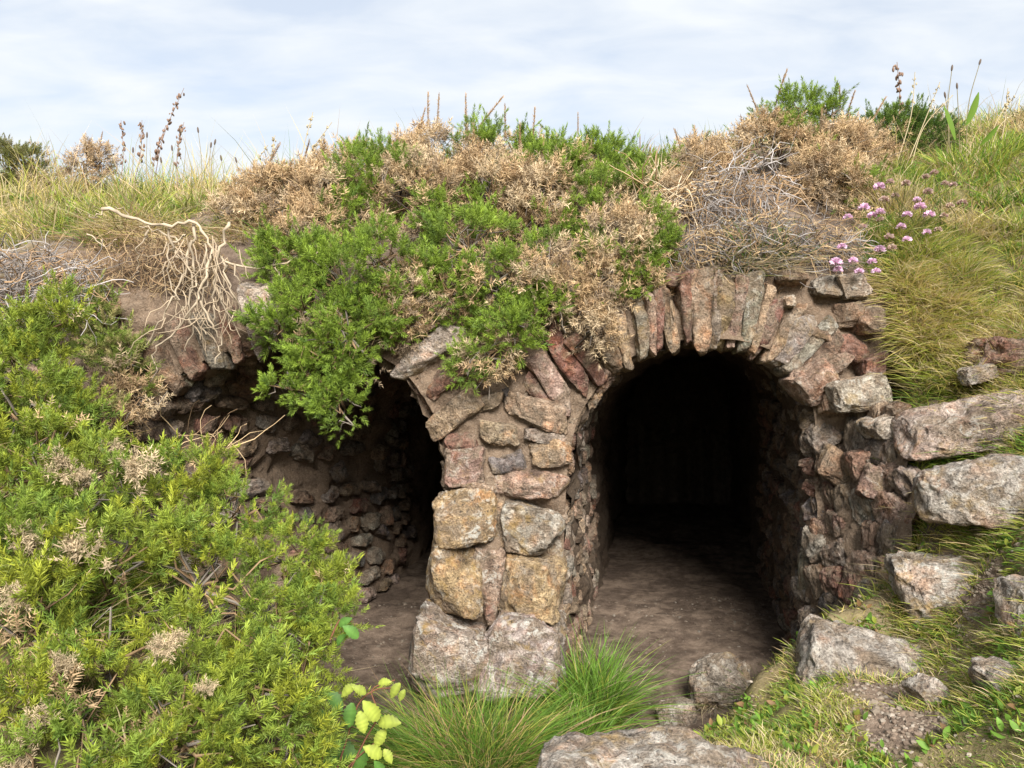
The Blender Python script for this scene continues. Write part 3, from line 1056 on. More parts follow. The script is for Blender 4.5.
    for hx, hy, hd, hr in heads:
        b = P(hx, hy, hd)
        n_ = 44
        R_ = hr * .85 * hd / FPX
        tocam = A([0, 0, CAM_H]) - b; tocam /= np.linalg.norm(tocam)
        dd = rand_dirs(n_) + tocam * .5 + A([0, 0, .4]); dd /= np.linalg.norm(dd, axis=1, keepdims=True)
        pos_ = b + dd * R_ * rng.uniform(.05, .6, (n_, 1)) * A([1.15, 1, .85])
        parts_ = []
        for q_ in range(4):
            tV, tF, tC = DSPRIG[q_]
            parts_.append(scatter(tV, tF, frames(dd[q_::4]), pos_[q_::4], rng.uniform(.8, 1.3, len(dd[q_::4])) * R_ / .085, (D_PALE * .5 + D_TAN * .4) * rng.uniform(.65, 1.15, (len(dd[q_::4]), 1)), tC))
        V, F, C = join(parts_)
        make('dead_head', V, F, M_DRY, root, False, C, org)
    V, F, C = join(tw)
    tag(make('twigs', V, F, M_BARK, root, True, C, org), kind='stuff')
    return root


gorse('gorse_bush', 'bright green gorse hanging down over the mouth of the left arch', [
    (345, 290, 3.9, 44, .97), (300, 312, 3.85, 34, 1), (380, 268, 3.95, 38, .95), (350, 335, 3.8, 34, 1), (322, 355, 3.78, 28, .97), (288, 388, 3.78, 15, 1), (340, 400, 3.78, 19, 1),
    (312, 380, 3.8, 18, 1), (403, 300, 3.95, 30, .55), (295, 262, 4.0, 32, .85), (272, 328, 3.85, 18, 1), (380, 310, 3.9, 30, .9), (398, 330, 3.88, 18, .1), (345, 415, 3.78, 12, 1)],
    P(345, 300, 4.1), (G_MID, G_BRIGHT, G_DARK), .8)
gorse('gorse_bush', 'green and straw-coloured gorse draped over the stone pier between the arches', [
    (468, 252, 4.0, 44, .9), (448, 298, 3.95, 32, .85), (500, 282, 3.95, 38, .6), (548, 280, 3.98, 40, .35), (592, 288, 3.95, 34, .3), (570, 300, 3.92, 28, .1), (622, 252, 4.0, 36, .38),
    (645, 235, 4.05, 26, .35), (515, 326, 3.8, 19, 1.3), (470, 364, 3.82, 11, 1.3), (488, 356, 3.84, 17, -.5), (538, 312, 3.9, 24, .5), (592, 328, 3.84, 17, -.5), (425, 290, 4.0, 26, .3), (620, 280, 4.0, 28, .2), (645, 275, 4.02, 20, 0)],
    P(520, 290, 4.1), (G_MID, G_BRIGHT, G_DARK), 1.0)
gorse('gorse_bush', 'mostly dead brown gorse above the hanging green gorse of the left arch', [
    (330, 222, 4.35, 46, .3), (288, 205, 4.45, 34, .05), (380, 190, 4.45, 42, .7), (420, 205, 4.4, 46, .05), (258, 205, 4.5, 26, .05), (440, 172, 4.75, 40, .12), (400, 175, 4.7, 30, .1), (350, 185, 4.6, 34, .05),
    (310, 245, 4.2, 30, .5), (440, 235, 4.2, 36, .4), (240, 215, 4.45, 20, .1), (310, 190, 4.6, 22, .0)],
    P(350, 215, 4.6), (G_MID, G_BRIGHT, G_DARK), 1.0,
    spikes=[(262, 172, 4.6, 1.0, .5), (300, 170, 4.6, .9, .3), (318, 160, 4.7, .8, .15), (395, 150, 4.7, .8, .1), (416, 140, 4.75, 1.0, .25), (350, 165, 4.6, .7, -.2), (370, 160, 4.6, .7, -.4), (428, 125, 4.8, 1.0, 0), (437, 126, 4.8, 1., .05), (330, 170, 4.6, .7, -.3), (380, 155, 4.7, .6, 0)])
gorse('gorse_bush', 'broad green-topped gorse on the crest above the stone pier', [
    (480, 170, 4.85, 36, .7), (540, 182, 4.85, 40, .65), (590, 184, 4.85, 40, .95), (640, 196, 4.75, 32, .8), (540, 220, 4.35, 46, .42), (600, 218, 4.35, 42, .55), (495, 205, 4.45, 44, .35), (560, 190, 4.6, 40, .6), (650, 210, 4.5, 30, .3),
    (520, 162, 4.9, 24, .8), (615, 172, 4.9, 22, .9)],
    P(560, 200, 4.8), (G_MID, G_BRIGHT, G_DARK), 1.0,
    spikes=[(466, 128, 4.85, 1.0, 0), (478, 124, 4.85, 1.1, .8), (505, 134, 4.85, .9, 0), (533, 140, 4.85, 1.0, .05), (578, 130, 4.9, .6, 0), (520, 165, 4.6, 1.1, 0), (540, 170, 4.6, 1.0, .1), (640, 152, 4.9, .6, 0)])
gorse('gorse_bush', 'straw-brown gorse with one green tip on the crest above the right arch', [
    (690, 185, 4.65, 32, .03), (730, 178, 4.75, 34, .03), (780, 160, 4.85, 36, .15), (800, 120, 4.95, 22, 1.1), (775, 126, 4.95, 16, .8), (828, 118, 4.95, 13, 1.1), (832, 164, 4.85, 38, .0), (822, 195, 4.6, 42, .0), (860, 160, 5.0, 26, .15), (665, 190, 4.7, 26, .1),
    (800, 170, 4.75, 30, 0), (855, 190, 4.6, 24, 0), (760, 150, 4.85, 24, .05), (705, 165, 4.8, 20, .1)],
    P(790, 175, 4.9), (G_BRIGHT, G_MID, G_DARK), 1.0,
    spikes=[(758, 108, 4.95, .8, -.4), (775, 102, 4.95, 1.0, .3), (682, 148, 4.8, .7, -.3), (695, 146, 4.8, .7, 0), (845, 118, 4.95, .9, .3), (870, 120, 5.0, .9, .6), (840, 105, 4.95, .7, 0), (820, 135, 4.8, .9, .1), (650, 160, 4.8, .5, 0)])
gorse('gorse_bush', 'small dark green gorse at the right end of the crest by the long grass', [(900, 134, 5.3, 18, 1.1), (915, 140, 5.3, 18, .9), (885, 135, 5.3, 18, .7), (935, 140, 5.3, 18, .6)],
      P(905, 145, 5.4), (G_DARK, G_MID, G_DARK * .8), .9)
gorse('gorse_bush', 'olive gorse on the skyline behind the left grass', [(8, 172, 5.9, 22, .8), (30, 170, 5.9, 18, .5), (46, 180, 5.9, 12, .2), (-15, 170, 5.9, 28, .8)],
      P(22, 180, 6.0), (A([.16, .19, .05]), A([.19, .18, .06]), A([.22, .18, .08])), .9)
gorse('gorse_bush', 'small brown dead gorse on the skyline in the left grass', [(92, 165, 5.8, 12, -.5), (103, 160, 5.8, 9, -.5), (84, 172, 5.8, 9, -.5)], P(95, 180, 5.8), dens=.9,
      spikes=[(88, 158, 5.8, .7, -.1), (98, 152, 5.8, .8, .2)])
gorse('gorse_bush', 'small sparse green gorse on the soil bank left of the left arch', [(112, 335, 3.85, 22, .9), (120, 360, 3.8, 18, .8), (128, 385, 3.75, 18, .3), (95, 310, 3.9, 14, .9), (135, 405, 3.72, 15, .2), (112, 430, 3.6, 18, .5)],
      P(118, 370, 3.95), (G_MID, A([.17, .22, .04]), D_TAN), .55)
gorse('gorse_bush', 'yellow-green gorse climbing the bank below the grey dead heather', [(25, 345, 3.2, 24, 1.1), (50, 330, 3.2, 18, 1.1), (10, 380, 3.1, 34, 1.0), (45, 375, 3.15, 22, 1.1), (20, 420, 3.0, 40, .95), (70, 425, 3.1, 26, 1.0), (-25, 390, 3.0, 40, 1.1), (60, 310, 3.25, 11, 1.1)],
      P(25, 440, 3.3), (G_MID, G_YEL, G_DARK), .9)
gorse('gorse_bush', 'large yellow-green gorse bush with pale dead tips in front of the left arch', [
    (40, 480, 2.85, 52, .85), (100, 490, 2.85, 48, .85), (170, 520, 3.0, 52, 1.05), (235, 520, 3.1, 40, 1.1), (285, 565, 3.05, 44, 1.1), (318, 625, 2.95, 36, 1.1), (300, 680, 2.8, 44, 1.1), (262, 625, 2.85, 52, 1.1),
    (200, 590, 2.75, 66, 1.05), (120, 565, 2.65, 66, .9), (40, 560, 2.55, 60, .75), (30, 640, 2.35, 66, .85), (115, 660, 2.4, 72, .95), (195, 670, 2.5, 66, 1.0), (250, 710, 2.5, 56, 1.1), (180, 745, 2.3, 66, 1.05),
    (80, 735, 2.2, 72, .9), (0, 730, 2.1, 66, .8), (70, 790, 1.95, 55, .9), (150, 800, 2.05, 50, 1.0), (285, 745, 2.5, 40, 1.1), (205, 475, 3.1, 20, 1.0), (328, 590, 3.0, 20, 1.1)],
    P(150, 640, 3.0), (G_YEL, G_MID * 1.2, G_DARK), .6, sub_r=.06,
    heads=[(135, 472, 2.75, 26), (62, 468, 2.7, 22), (25, 543, 2.42, 27), (75, 546, 2.45, 17), (62, 666, 2.15, 17), (38, 725, 2.0, 23), (18, 762, 1.95, 26), (160, 652, 2.2, 17), (15, 600, 2.25, 20), (205, 690, 2.25, 13), (175, 640, 2.25, 14), (110, 450, 2.85, 14), (80, 480, 2.7, 18), (140, 770, 2.1, 18)])

# ---- grass
def blades(T, D, L, W, C, nseg=3, curve=.5, tipc=1.25):
    """curved ribbons: roots T, directions D, lengths L, widths W, colours C"""
    n = len(T)
    D = D / np.linalg.norm(D, axis=1, keepdims=True)
    side = np.cross(D, rng.normal(size=(n, 3))); side /= np.linalg.norm(side, axis=1, keepdims=True)
    hz = D * A([1, 1, 0]) + rng.normal(0, .25, (n, 3)) * A([1, 1, 0])
    bend = hz * curve + A([0, 0, -1]) * curve * .6 * rng.uniform(.3, 1.2, (n, 1))
    V = np.empty((n, 2 * nseg + 1, 3)); Cc = np.empty((n, 2 * nseg + 1, 3))
    for s in range(nseg + 1):
        t = s / nseg
        c = T + (D * t + bend * t * t) * L[:, None]
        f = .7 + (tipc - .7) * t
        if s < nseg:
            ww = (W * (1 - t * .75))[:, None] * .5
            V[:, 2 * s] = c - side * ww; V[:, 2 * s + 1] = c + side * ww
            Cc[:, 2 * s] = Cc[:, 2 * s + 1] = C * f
        else:
            V[:, 2 * s] = c; Cc[:, 2 * s] = C * f
    F = []
    for s in range(nseg - 1):
        a = 2 * s
        F += [(a, a + 1, a + 3), (a, a + 3, a + 2)]
    F.append((2 * nseg - 2, 2 * nseg - 1, 2 * nseg))
    F = A(F)
    k = 2 * nseg + 1
    return V.reshape(-1, 3), (F[None] + (np.arange(n) * k)[:, None, None]).reshape(-1, 3), Cc.reshape(-1, 3)


GR_GREEN = A([.12, .22, .03]); GR_LIME = A([.31, .35, .055]); GR_GOLD = A([.47, .38, .12]); GR_STRAW = A([.50, .41, .24]); GR_OLIVE = A([.19, .19, .055])


def palette(n, cols, wts):
    wts = A(wts, ) / sum(wts)
    i = rng.choice(len(cols), n, p=wts)
    return A(cols)[i] * rng.uniform(.75, 1.25, (n, 1))


def slope_out(x, y, e=.06):
    z0 = ground(x, y)
    gx_ = (ground(x + e, y) - z0) / e; gy_ = (ground(x, y + e) - z0) / e
    nrm = np.stack([-gx_, -gy_, np.ones_like(gx_)], 1)
    nrm[:, :2] = np.clip(nrm[:, :2], -2.5, 2.5)
    return z0, nrm / np.linalg.norm(nrm, axis=1, keepdims=True)


def patch(cx, cy, rx, ry, n, L, Wd, cols, wts, lean=.5, spread=.45, curve=.5, keep=None, nseg=3, sink=.01):
    a = rng.uniform(0, 2 * math.pi, n); r = np.sqrt(rng.uniform(0, 1, n))
    x = cx + rx * r * np.cos(a); y = cy + ry * r * np.sin(a)
    if keep is not None:
        m = keep(x, y); x, y = x[m], y[m]
    z, nr = slope_out(x, y)
    n = len(x)
    q3 = np.stack([x, y, z], 1)
    clump = np.clip(1 + 1.0 * fbm(q3, 7.5, 2, .5, 131), .35, 2.0)
    dryn = fbm(q3, 3.3, 3, .55, 133)
    D = nr * lean + A([0, 0, 1]) * (1 - lean) + rng.normal(0, spread, (n, 3)) * A([1, 1, .3])
    T = np.stack([x, y, z - sink], 1)
    cl = palette(n, cols, wts)
    dry = (dryn + rng.normal(0, .25, n)) > .38
    cl[dry] = palette(int(dry.sum()), [GR_STRAW, GR_GOLD, D_TAN], [3, 2, 1]) if dry.any() else cl[dry]
    lush = (dryn + rng.normal(0, .25, n)) < -.5
    cl[lush] = palette(int(lush.sum()), [GR_GREEN, GR_LIME], [2, 1]) if lush.any() else cl[lush]
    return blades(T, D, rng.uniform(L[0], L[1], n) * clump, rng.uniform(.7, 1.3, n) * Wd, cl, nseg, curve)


def not_soil(x, y):
    m = soil_mask(x, y, ground(x, y))
    return (m < rng.uniform(.1, .8, len(x))) & (corridor(x, y) > .5)


turfs = []
# top of the mound on the left
turfs.append(patch(-2.9, 5.6, 2.2, 1.3, 15000, (.06, .20), .007, [GR_LIME, GR_OLIVE, GR_STRAW, GR_GOLD], [4, 4, 3, 2], .2, .35, .5, not_soil))
turfs.append(patch(-2.3, 4.75, 1.3, .45, 9000, (.05, .16), .006, [GR_LIME, GR_OLIVE, GR_STRAW, GR_GREEN], [4, 3, 2, 2], .3, .4, .5, not_soil))
turfs.append(patch(-2.2, 6.6, 2.5, .9, 5000, (.10, .28), .007, [GR_LIME, GR_STRAW, GR_GOLD], [3, 3, 3], .1, .3, .5))
turfs.append(patch(-2.6, 5.7, 2.2, 1.0, 1600, (.2, .42), .005, [GR_STRAW, GR_GOLD, GR_LIME], [4, 2, 3], .0, .22, .45))
turfs.append(patch(3.3, 5.4, 1.2, .8, 600, (.12, .3), .005, [GR_STRAW, GR_GOLD, GR_LIME], [4, 2, 3], .0, .25, .5))
# thin straw curtain over the soil lip
turfs.append(patch(-1.75, 4.38, .75, .13, 1500, (.08, .2), .005, [GR_STRAW, GR_GOLD, D_BRN], [3, 2, 2], .9, .5, .9))
# right bank
turfs.append(patch(2.75, 4.7, 1.1, .85, 20000, (.03, .11), .006, [GR_LIME, GR_GOLD, GR_STRAW, GR_GREEN], [5, 2, 3, 2], .5, .4, .5, not_soil))
turfs.append(patch(2.1, 3.75, .45, .45, 9000, (.04, .12), .0045, [GR_LIME, GR_GOLD, GR_STRAW, GR_OLIVE], [4, 3, 2, 2], .8, .45, .6, lambda x, y: corridor(x, y) > .9))
turfs.append(patch(2.25, 3.95, .5, .42, 9000, (.06, .16), .005, [GR_LIME, GR_GOLD, GR_STRAW, GR_OLIVE], [4, 3, 3, 2], .6, .45, .6, not_soil))
turfs.append(patch(2.0, 3.3, .55, .38, 6000, (.03, .08), .004, [GR_LIME, GR_GOLD, GR_OLIVE, GR_GREEN], [5, 3, 2, 2], .7, .5, .5, not_soil))
turfs.append(patch(1.55, 2.85, .65, .5, 8000, (.015, .05), .0042, [GR_LIME, GR_GOLD, GR_OLIVE, GR_STRAW], [5, 2, 3, 2], .7, .5, .5, not_soil))
turfs.append(patch(.95, 2.85, .45, .5, 11000, (.015, .042), .0042, [GR_LIME, GR_OLIVE, GR_STRAW, GR_GREEN], [5, 3, 2, 1], .7, .5, .5, not_soil))
turfs.append(patch(.9, 2.3, .9, .35, 7000, (.015, .045), .0042, [GR_LIME, GR_OLIVE, GR_STRAW, GR_GREEN], [4, 3, 3, 1], .7, .5, .5, not_soil))
turfs.append(patch(1.25, 2.7, 1.0, .85, 26000, (.008, .024), .005, [GR_LIME, GR_OLIVE, GR_GOLD, GR_OLIVE * .7], [4, 4, 2, 3], .8, .7, .5, not_soil, 2, .004))
turfs.append(patch(2.2, 3.6, .7, .9, 16000, (.01, .03), .005, [GR_LIME, GR_OLIVE, GR_GOLD, GR_STRAW], [4, 3, 2, 2], .8, .7, .5, not_soil, 2, .004))
turfs.append(patch(2.0, 3.2, .5, .5, 260, (.05, .15), .003, [GR_STRAW, D_TAN], [2, 1], .5, .7, .6))
for bx_, by_, ra, rb_, yw in BED:
    n = int(900 * ra / .2)
    th = rng.uniform(math.pi * .85, math.pi * 2.15, n)
    rr = rng.normal(1.06, .10, n)
    ex_, ey_ = np.cos(th) * ra * rr, np.sin(th) * rb_ * rr
    x = bx_ + ex_ * math.cos(yw) - ey_ * math.sin(yw); y = by_ + ex_ * math.sin(yw) + ey_ * math.cos(yw)
    m = corridor(x, y) > .6
    x, y = x[m], y[m]
    z, nr = slope_out(x, y)
    n = len(x)
    turfs.append(blades(np.stack([x, y, z - .01], 1), nr * .5 + A([0, 0, .6]) + rng.normal(0, .4, (n, 3)), rng.uniform(.03, .085, n), np.full(n, .0042), palette(n, [GR_LIME, GR_GREEN, GR_STRAW, GR_GOLD, D_TAN], [4, 3, 3, 2, 2]), 3, .6))
# around the feet of the left gorse
turfs.append(patch(-1.3, 2.9, .9, .7, 6000, (.08, .25), .005, [GR_GREEN, GR_OLIVE, GR_STRAW], [4, 3, 2], .4, .45, .6, not_soil))
turfs.append(patch(3.2, 6.0, 1.4, .9, 4000, (.06, .16), .006, [GR_LIME, GR_STRAW, GR_OLIVE], [3, 3, 2], .1, .3, .5))
turfs.append(patch(0, 5.6, 2.0, .9, 4000, (.08, .2), .006, [GR_OLIVE, GR_STRAW, D_BRN], [3, 3, 2], .1, .3, .5))
V, F, C = join(turfs)
g_ = make('turf_grass', V, F, M_GRASS, None, False, C)
tag(g_, 'short mixed green and straw turf covering the mound and banks', 'grass', None, 'stuff')


def tuft(name, label, px, py, d, n, L, rad, cols, wts, lean=(0, 0, 0), spread=.45, curve=.7, W=.005, squash=1., cat='grass tuft', z=None, nseg=4, rand=.26):
    b = P(px, py, d)
    b[2] = ground(A([b[0]]), A([b[1]]))[0] if z is None else z
    a = rng.uniform(0, 2 * math.pi, n); r = np.sqrt(rng.uniform(0, 1, n)) * rad
    off = np.stack([np.cos(a) * r, np.sin(a) * r * squash, np.zeros(n)], 1)
    T = b + off
    if z is None:
        T[:, 2] = ground(T[:, 0], T[:, 1]) - .01
    D = A([0, 0, 1.]) + off / rad * spread + A(lean) + rng.normal(0, rand, (n, 3))
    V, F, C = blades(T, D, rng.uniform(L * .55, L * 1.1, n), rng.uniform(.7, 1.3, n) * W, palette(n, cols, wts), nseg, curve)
    root = thing(name, b, label, cat)
    tag(make('blades', V, F, M_GRASS, root, False, C, b), kind='stuff')
    return root


tuft('grass_tuft', 'dense arching green grass tussock at the foot of the stone pier', 470, 768, 3.15, 3600, .50, .20, [GR_GREEN, GR_GREEN * .7, GR_LIME * .8, GR_GOLD * .8, D_BRN], [5, 3, 2, 1, 1], (-.1, -.15, 0), .8, .75, .0048)
tuft('grass_tuft', 'fine brown-gold withered tussock in the middle of the green one by the pier', 480, 768, 2.95, 900, .30, .10, [GR_GOLD * .8, D_BRN, GR_OLIVE], [3, 2, 2], (0, -.2, 0), .8, .8, .0035)
tuft('grass_tuft', 'loose bright green grass growing along the pier inside the right arch', 590, 720, 3.8, 1200, .46, .12, [GR_GREEN, GR_GREEN * 1.25, GR_GREEN * .6, GR_LIME * .8, GR_STRAW * .8], [4, 3, 2, 1, .7], (-.04, -.1, 0), .35, .55, .0065, 1.4)
tuft('grass_tuft', 'bright green grass beside the path next to the broad slab', 578, 750, 3.4, 700, .32, .10, [GR_GREEN, GR_GREEN * 1.25, GR_GREEN * .6, GR_LIME * .8, GR_STRAW * .8], [4, 3, 2, 1, .7], (-.04, -.1, 0), .45, .55, .006)
tuft('grass_tuft', 'dark shaded grass tuft against the right wall inside the right arch', 768, 660, 4.0, 450, .30, .13, [GR_GREEN * .8, GR_GREEN], [2, 2], (-.1, -.1, 0), .5, .6, .005)
tuft('grass_tuft', 'golden grass tussock spilling over the masonry right of the right arch', 915, 335, 3.95, 1700, .19, .15, [GR_GOLD, GR_STRAW, GR_LIME, GR_GOLD * .7, D_TAN], [4, 3, 4, 2, 1], (-.5, -.6, -.7), .35, .5, .0045, 1.2, rand=.45)
tuft('grass_tuft', 'yellow-green grass tussock between the pink flowers and the golden tussock', 935, 290, 4.1, 1500, .16, .2, [GR_GOLD, GR_STRAW, GR_LIME, GR_GREEN], [3, 3, 5, 2], (-.25, -.5, -.4), .4, .5, .0045, 1.0, rand=.45)
tuft('grass_tuft', 'olive and gold grass hanging over the ledge stone', 950, 350, 3.8, 1300, .16, .18, [GR_GOLD, GR_STRAW, GR_LIME], [3, 2, 4], (-.3, -.8, -.6), .5, .6, .0045, rand=.45)
tuft('grass_tuft', 'small green grass tuft growing between the jamb and the wedge boulder', 915, 480, 3.5, 260, .12, .06, [GR_GREEN * 1.3, GR_LIME], [2, 2], (0, -.5, 0), .6, .6, .004)
tuft('grass_tuft', 'yellowish moss-like grass tuft below the wedge boulder', 935, 548, 3.35, 600, .10, .10, [GR_GOLD, GR_LIME], [2, 2], (-.1, -.7, -.2), .6, .6, .0035)
tuft('grass_tuft', 'long green grass tufts at the top of the right bank round the broad leaf', 975, 140, 4.9, 700, .20, .22, [GR_GREEN * 1.2, GR_LIME, GR_STRAW], [3, 3, 1], (0, -.1, 0), .4, .5, .007)
tuft('grass_tuft', 'pale straw grass tuft on the right bank beside the brown gorse', 885, 190, 4.6, 700, .28, .16, [GR_STRAW, GR_GOLD, GR_OLIVE], [4, 2, 2], (-.2, -.1, 0), .4, .5, .0045)
tuft('grass_tuft', 'thin pale blades hanging with the dead heather under the right crest', 740, 250, 4.0, 700, .2, .3, [GR_STRAW, D_GREY, GR_OLIVE], [3, 3, 2], (0, -.9, -.7), .4, .6, .004, .25)

# ---- dead heather, tangled grey twigs
def tangle(name, label, cx, cy, d, rxp, ryp, n, cols, L=.22, rad=.003, bias=(0, 0, 0), depth=.12, cat='dead heather'):
    c = P(cx, cy, d)
    root = thing(name, c, label, cat)
    parts = []
    for i in range(n):
        a, r = rng.uniform(0, 2 * math.pi), math.sqrt(rng.random())
        s = P(cx + rxp * r * math.cos(a), cy + ryp * r * math.sin(a), d) + A([0, rng.normal(0, depth * .5), 0])
        dirv = rng.normal(size=3) * A([1, .6, .8]) + A(bias); dirv /= np.linalg.norm(dirv)
        pts = [s]
        l = L * rng.uniform(.5, 1.3)
        for k_ in range(5):
            dirv = dirv + rng.normal(0, .35, 3); dirv /= np.linalg.norm(dirv)
            pts.append(pts[-1] + dirv * l / 5)
        rr = rad * rng.uniform(.6, 1.6)
        parts.append(tube(pts, np.linspace(rr, rr * .4, 6), 3, cols[rng.integers(len(cols))] * rng.uniform(.7, 1.2)))
    V, F, C = join(parts)
    tag(make('twigs', V, F, M_BARK, root, True, C, c), kind='stuff')
    return root


GREY1, GREY2 = A([.36, .33, .31]), A([.22, .19, .17])
tangle('dead_heather', 'dense tangle of grey dead heather twigs at the left edge of the bank', 28, 290, 3.75, 62, 42, 700, [GREY1, GREY2, D_BRN], .2, .0028, (.4, -.3, .0), .16)
tangle('dead_heather', 'grey dead heather twigs under the straw-brown gorse above the right arch', 735, 205, 4.3, 52, 48, 550, [GREY1, GREY2, D_BRN], .22, .003, (.1, -.4, -.5), .14)
tangle('dead_heather', 'dark matted heather roots fringing the top of the right arch', 765, 246, 4.02, 100, 26, 1100, [GREY2 * .7, D_BRN * .7, GREY1 * .8, D_TAN * .8], .16, .0025, (.6, -.4, -.3), .08)
tangle('dead_heather', 'bare tan twigs between the crest gorse and the grey heather', 660, 205, 4.35, 42, 22, 140, [D_TAN, D_PALE, D_BRN], .3, .004, (.4, -.3, .0), .10)
tangle('dead_heather', 'brown fibrous roots matted in the soil lip above the left arch', 150, 262, 4.05, 75, 32, 650, [D_BRN * .8, D_TAN * .8, D_BRN * .5], .16, .0022, (0, -.5, -.9), .10)
tangle('dead_heather', 'thin dry twigs and straw at the edge of the left tunnel wall', 195, 445, 3.5, 40, 14, 26, [D_TAN, D_BRN], .28, .0022, (.6, -.2, .4), .05)

# ---- exposed pale roots above the left arch
rb = P(200, 230, 4.15)
root = thing('exposed_roots', rb, 'pale bare branching roots dangling from the soil lip above the left arch', 'roots')
RP = [([(103, 208), (133, 218), (166, 226), (196, 223), (213, 246), (233, 264), (276, 266), (299, 256), (329, 249)], .011, 3.9),
      ([(229, 222), (221, 249), (216, 276), (212, 302), (215, 330)], .011, 3.88), ([(196, 223), (190, 250), (180, 285), (165, 310), (150, 345)], .010, 3.88),
      ([(185, 235), (170, 245), (168, 270), (178, 300)], .008, 3.86), ([(213, 250), (200, 290), (196, 305), (170, 335), (153, 353), (158, 368)], .009, 3.82),
      ([(200, 300), (212, 325), (221, 343), (216, 363)], .008, 3.82), ([(276, 266), (283, 280)], .006, 3.88), ([(222, 262), (232, 290), (240, 310)], .008, 3.85),
      ([(190, 240), (195, 270), (188, 300), (192, 330), (185, 350)], .008, 3.85), ([(205, 245), (208, 280), (200, 310), (205, 335)], .007, 3.84), ([(178, 240), (160, 232), (140, 226)], .007, 3.9),
      ([(166, 226), (172, 250), (185, 262), (195, 285), (182, 315), (175, 330)], .008, 3.83), ([(225, 265), (220, 290), (228, 312), (238, 335)], .007, 3.84), ([(233, 264), (238, 280), (250, 289)], .006, 3.86),
      ([(103, 208), (95, 218), (88, 214)], .006, 3.9), ([(133, 218), (125, 212), (112, 207)], .005, 3.9), ([(150, 230), (138, 246), (140, 268), (130, 280)], .006, 3.92), ([(88, 235), (105, 245), (118, 238)], .005, 3.95)]
for pts, r0, d in RP:
    w3 = smooth_path([P(a, b, d + rng.normal(0, .02)) for a, b in pts], 5)
    w3 = w3 + rng.normal(0, .007, w3.shape)
    V, F, C = tube(w3, np.linspace(r0 * .78, r0 * .3, len(w3)) * rng.uniform(.8, 1.25, len(w3)), 6, A([.36, .29, .205]) * rng.uniform(.8, 1.1))
    C = C * (1 + .45 * fbm(V, 28, 3, .6, 211))[:, None]
    make('root', V, F, M_BARK, root, True, C, rb)
rt = []
for i in range(60):
    s = P(rng.uniform(165, 240), rng.uniform(235, 320), 3.86 + rng.normal(0, .04))
    dv = A([rng.normal(0, .4), -.1, -1.])
    pts = [s]
    for k_ in range(5):
        dv = dv + rng.normal(0, .35, 3); dv /= np.linalg.norm(dv); pts.append(pts[-1] + dv * rng.uniform(.03, .06))
    rt.append(tube(pts, np.linspace(.0038, .0013, 6), 4, A([.36, .28, .19]) * rng.uniform(.7, 1.1)))
V, F, C = join(rt)
tag(make('rootlets', V, F, M_BARK, root, True, C, rb), kind='stuff')

# ---- seed stalks on the skyline
def stalk(label, tip, base, d, kind, group):
    b = P(*base, d); b[2] = min(b[2], ground(A([b[0]]), A([b[1]]))[0] + .02)
    t = P(*tip, d)
    m = (b + t) / 2 + A([rng.normal(0, .02) - .1 * (t[0] - b[0]), 0, .03])
    w3 = smooth_path([b, m, t], 6)
    root = thing('seed_stalk', b, label, 'seed stalk', group)
    colr = {'dock': A([.21, .135, .095]), 'plantain': A([.20, .17, .09]), 'grass': A([.40, .33, .2])}[kind]
    V, F, C = tube(w3, np.linspace(.0035, .002, len(w3)), 4, colr)
    make('stem', V, F, M_BARK, root, True, C, b)
    parts = []
    if kind == 'plantain':
        ax = w3[-1] - w3[-3]; ax /= np.linalg.norm(ax)
        V, F = ico(2)
        V = V * A([.0065, .0065, .022]); R = frames(ax[None], False)[0]
        parts.append((V @ R.T + t, F, np.tile(A([.12, .09, .07]), (len(V), 1))))
    else:
        lo = .45 if kind == 'dock' else .7
        for i in range(26 if kind == 'dock' else 14):
            u = rng.uniform(lo, 1)
            c = w3[int(u * (len(w3) - 1))] + rng.normal(0, .010 if kind == 'dock' else .006, 3)
            V, F = ico(2)
            V = V * A([.006, .006, .013]) * rng.uniform(.7, 1.4) * (1 if kind == 'dock' else .6); R = frames(A([[rng.normal(0, .5), rng.normal(0, .5), 1.]]), False)[0]
            parts.append((V @ R.T + c, F, np.tile(colr * rng.uniform(.6, 1.3), (len(V), 1))))
    V, F, C = join(parts)
    sh_ = make('seed_head', V, F, M_DRY, root, True, C, b)
    if kind != 'plantain': sh_['kind'] = 'stuff'


stalk('tall leaning reddish dock stalk, the highest on the left grass', (184, 88), (152, 195), 5.6, 'dock', None)
for tp, bs in [((121, 120), (118, 195)), ((142, 120), (130, 195)), ((166, 125), (150, 195)), ((184, 122), (178, 195))]:
    stalk('reddish dock stalk standing beside the tallest one on the left grass', tp, bs, 5.5, 'dock', 'dock stalks on the left grass')
for tp, bs in [((198, 130), (202, 195)), ((211, 145), (212, 195)), ((215, 142), (216, 195)), ((221, 158), (228, 195)), ((172, 148), (170, 195)), ((133, 150), (136, 195)), ((108, 165), (108, 195)), ((236, 160), (238, 200)), ((161, 160), (160, 195)), ((147, 135), (146, 195))]:
    stalk('thin dark-headed plantain stalk in the left grass', tp, bs, 5.4, 'plantain', 'plantain stalks on the left grass')
for tp, bs in [((313, 112), (293, 200)), ((332, 122), (290, 200)), ((325, 135), (295, 195)), ((275, 135), (262, 195)), ((268, 145), (255, 195))]:
    stalk('pale drooping grass stalk rising from the brown gorse by the left grass', tp, bs, 4.7, 'grass', 'grass stalks by the brown gorse')
stalk('tall brown dock stalk over the small dark gorse on the crest', (897, 62), (892, 140), 5.2, 'dock', None)
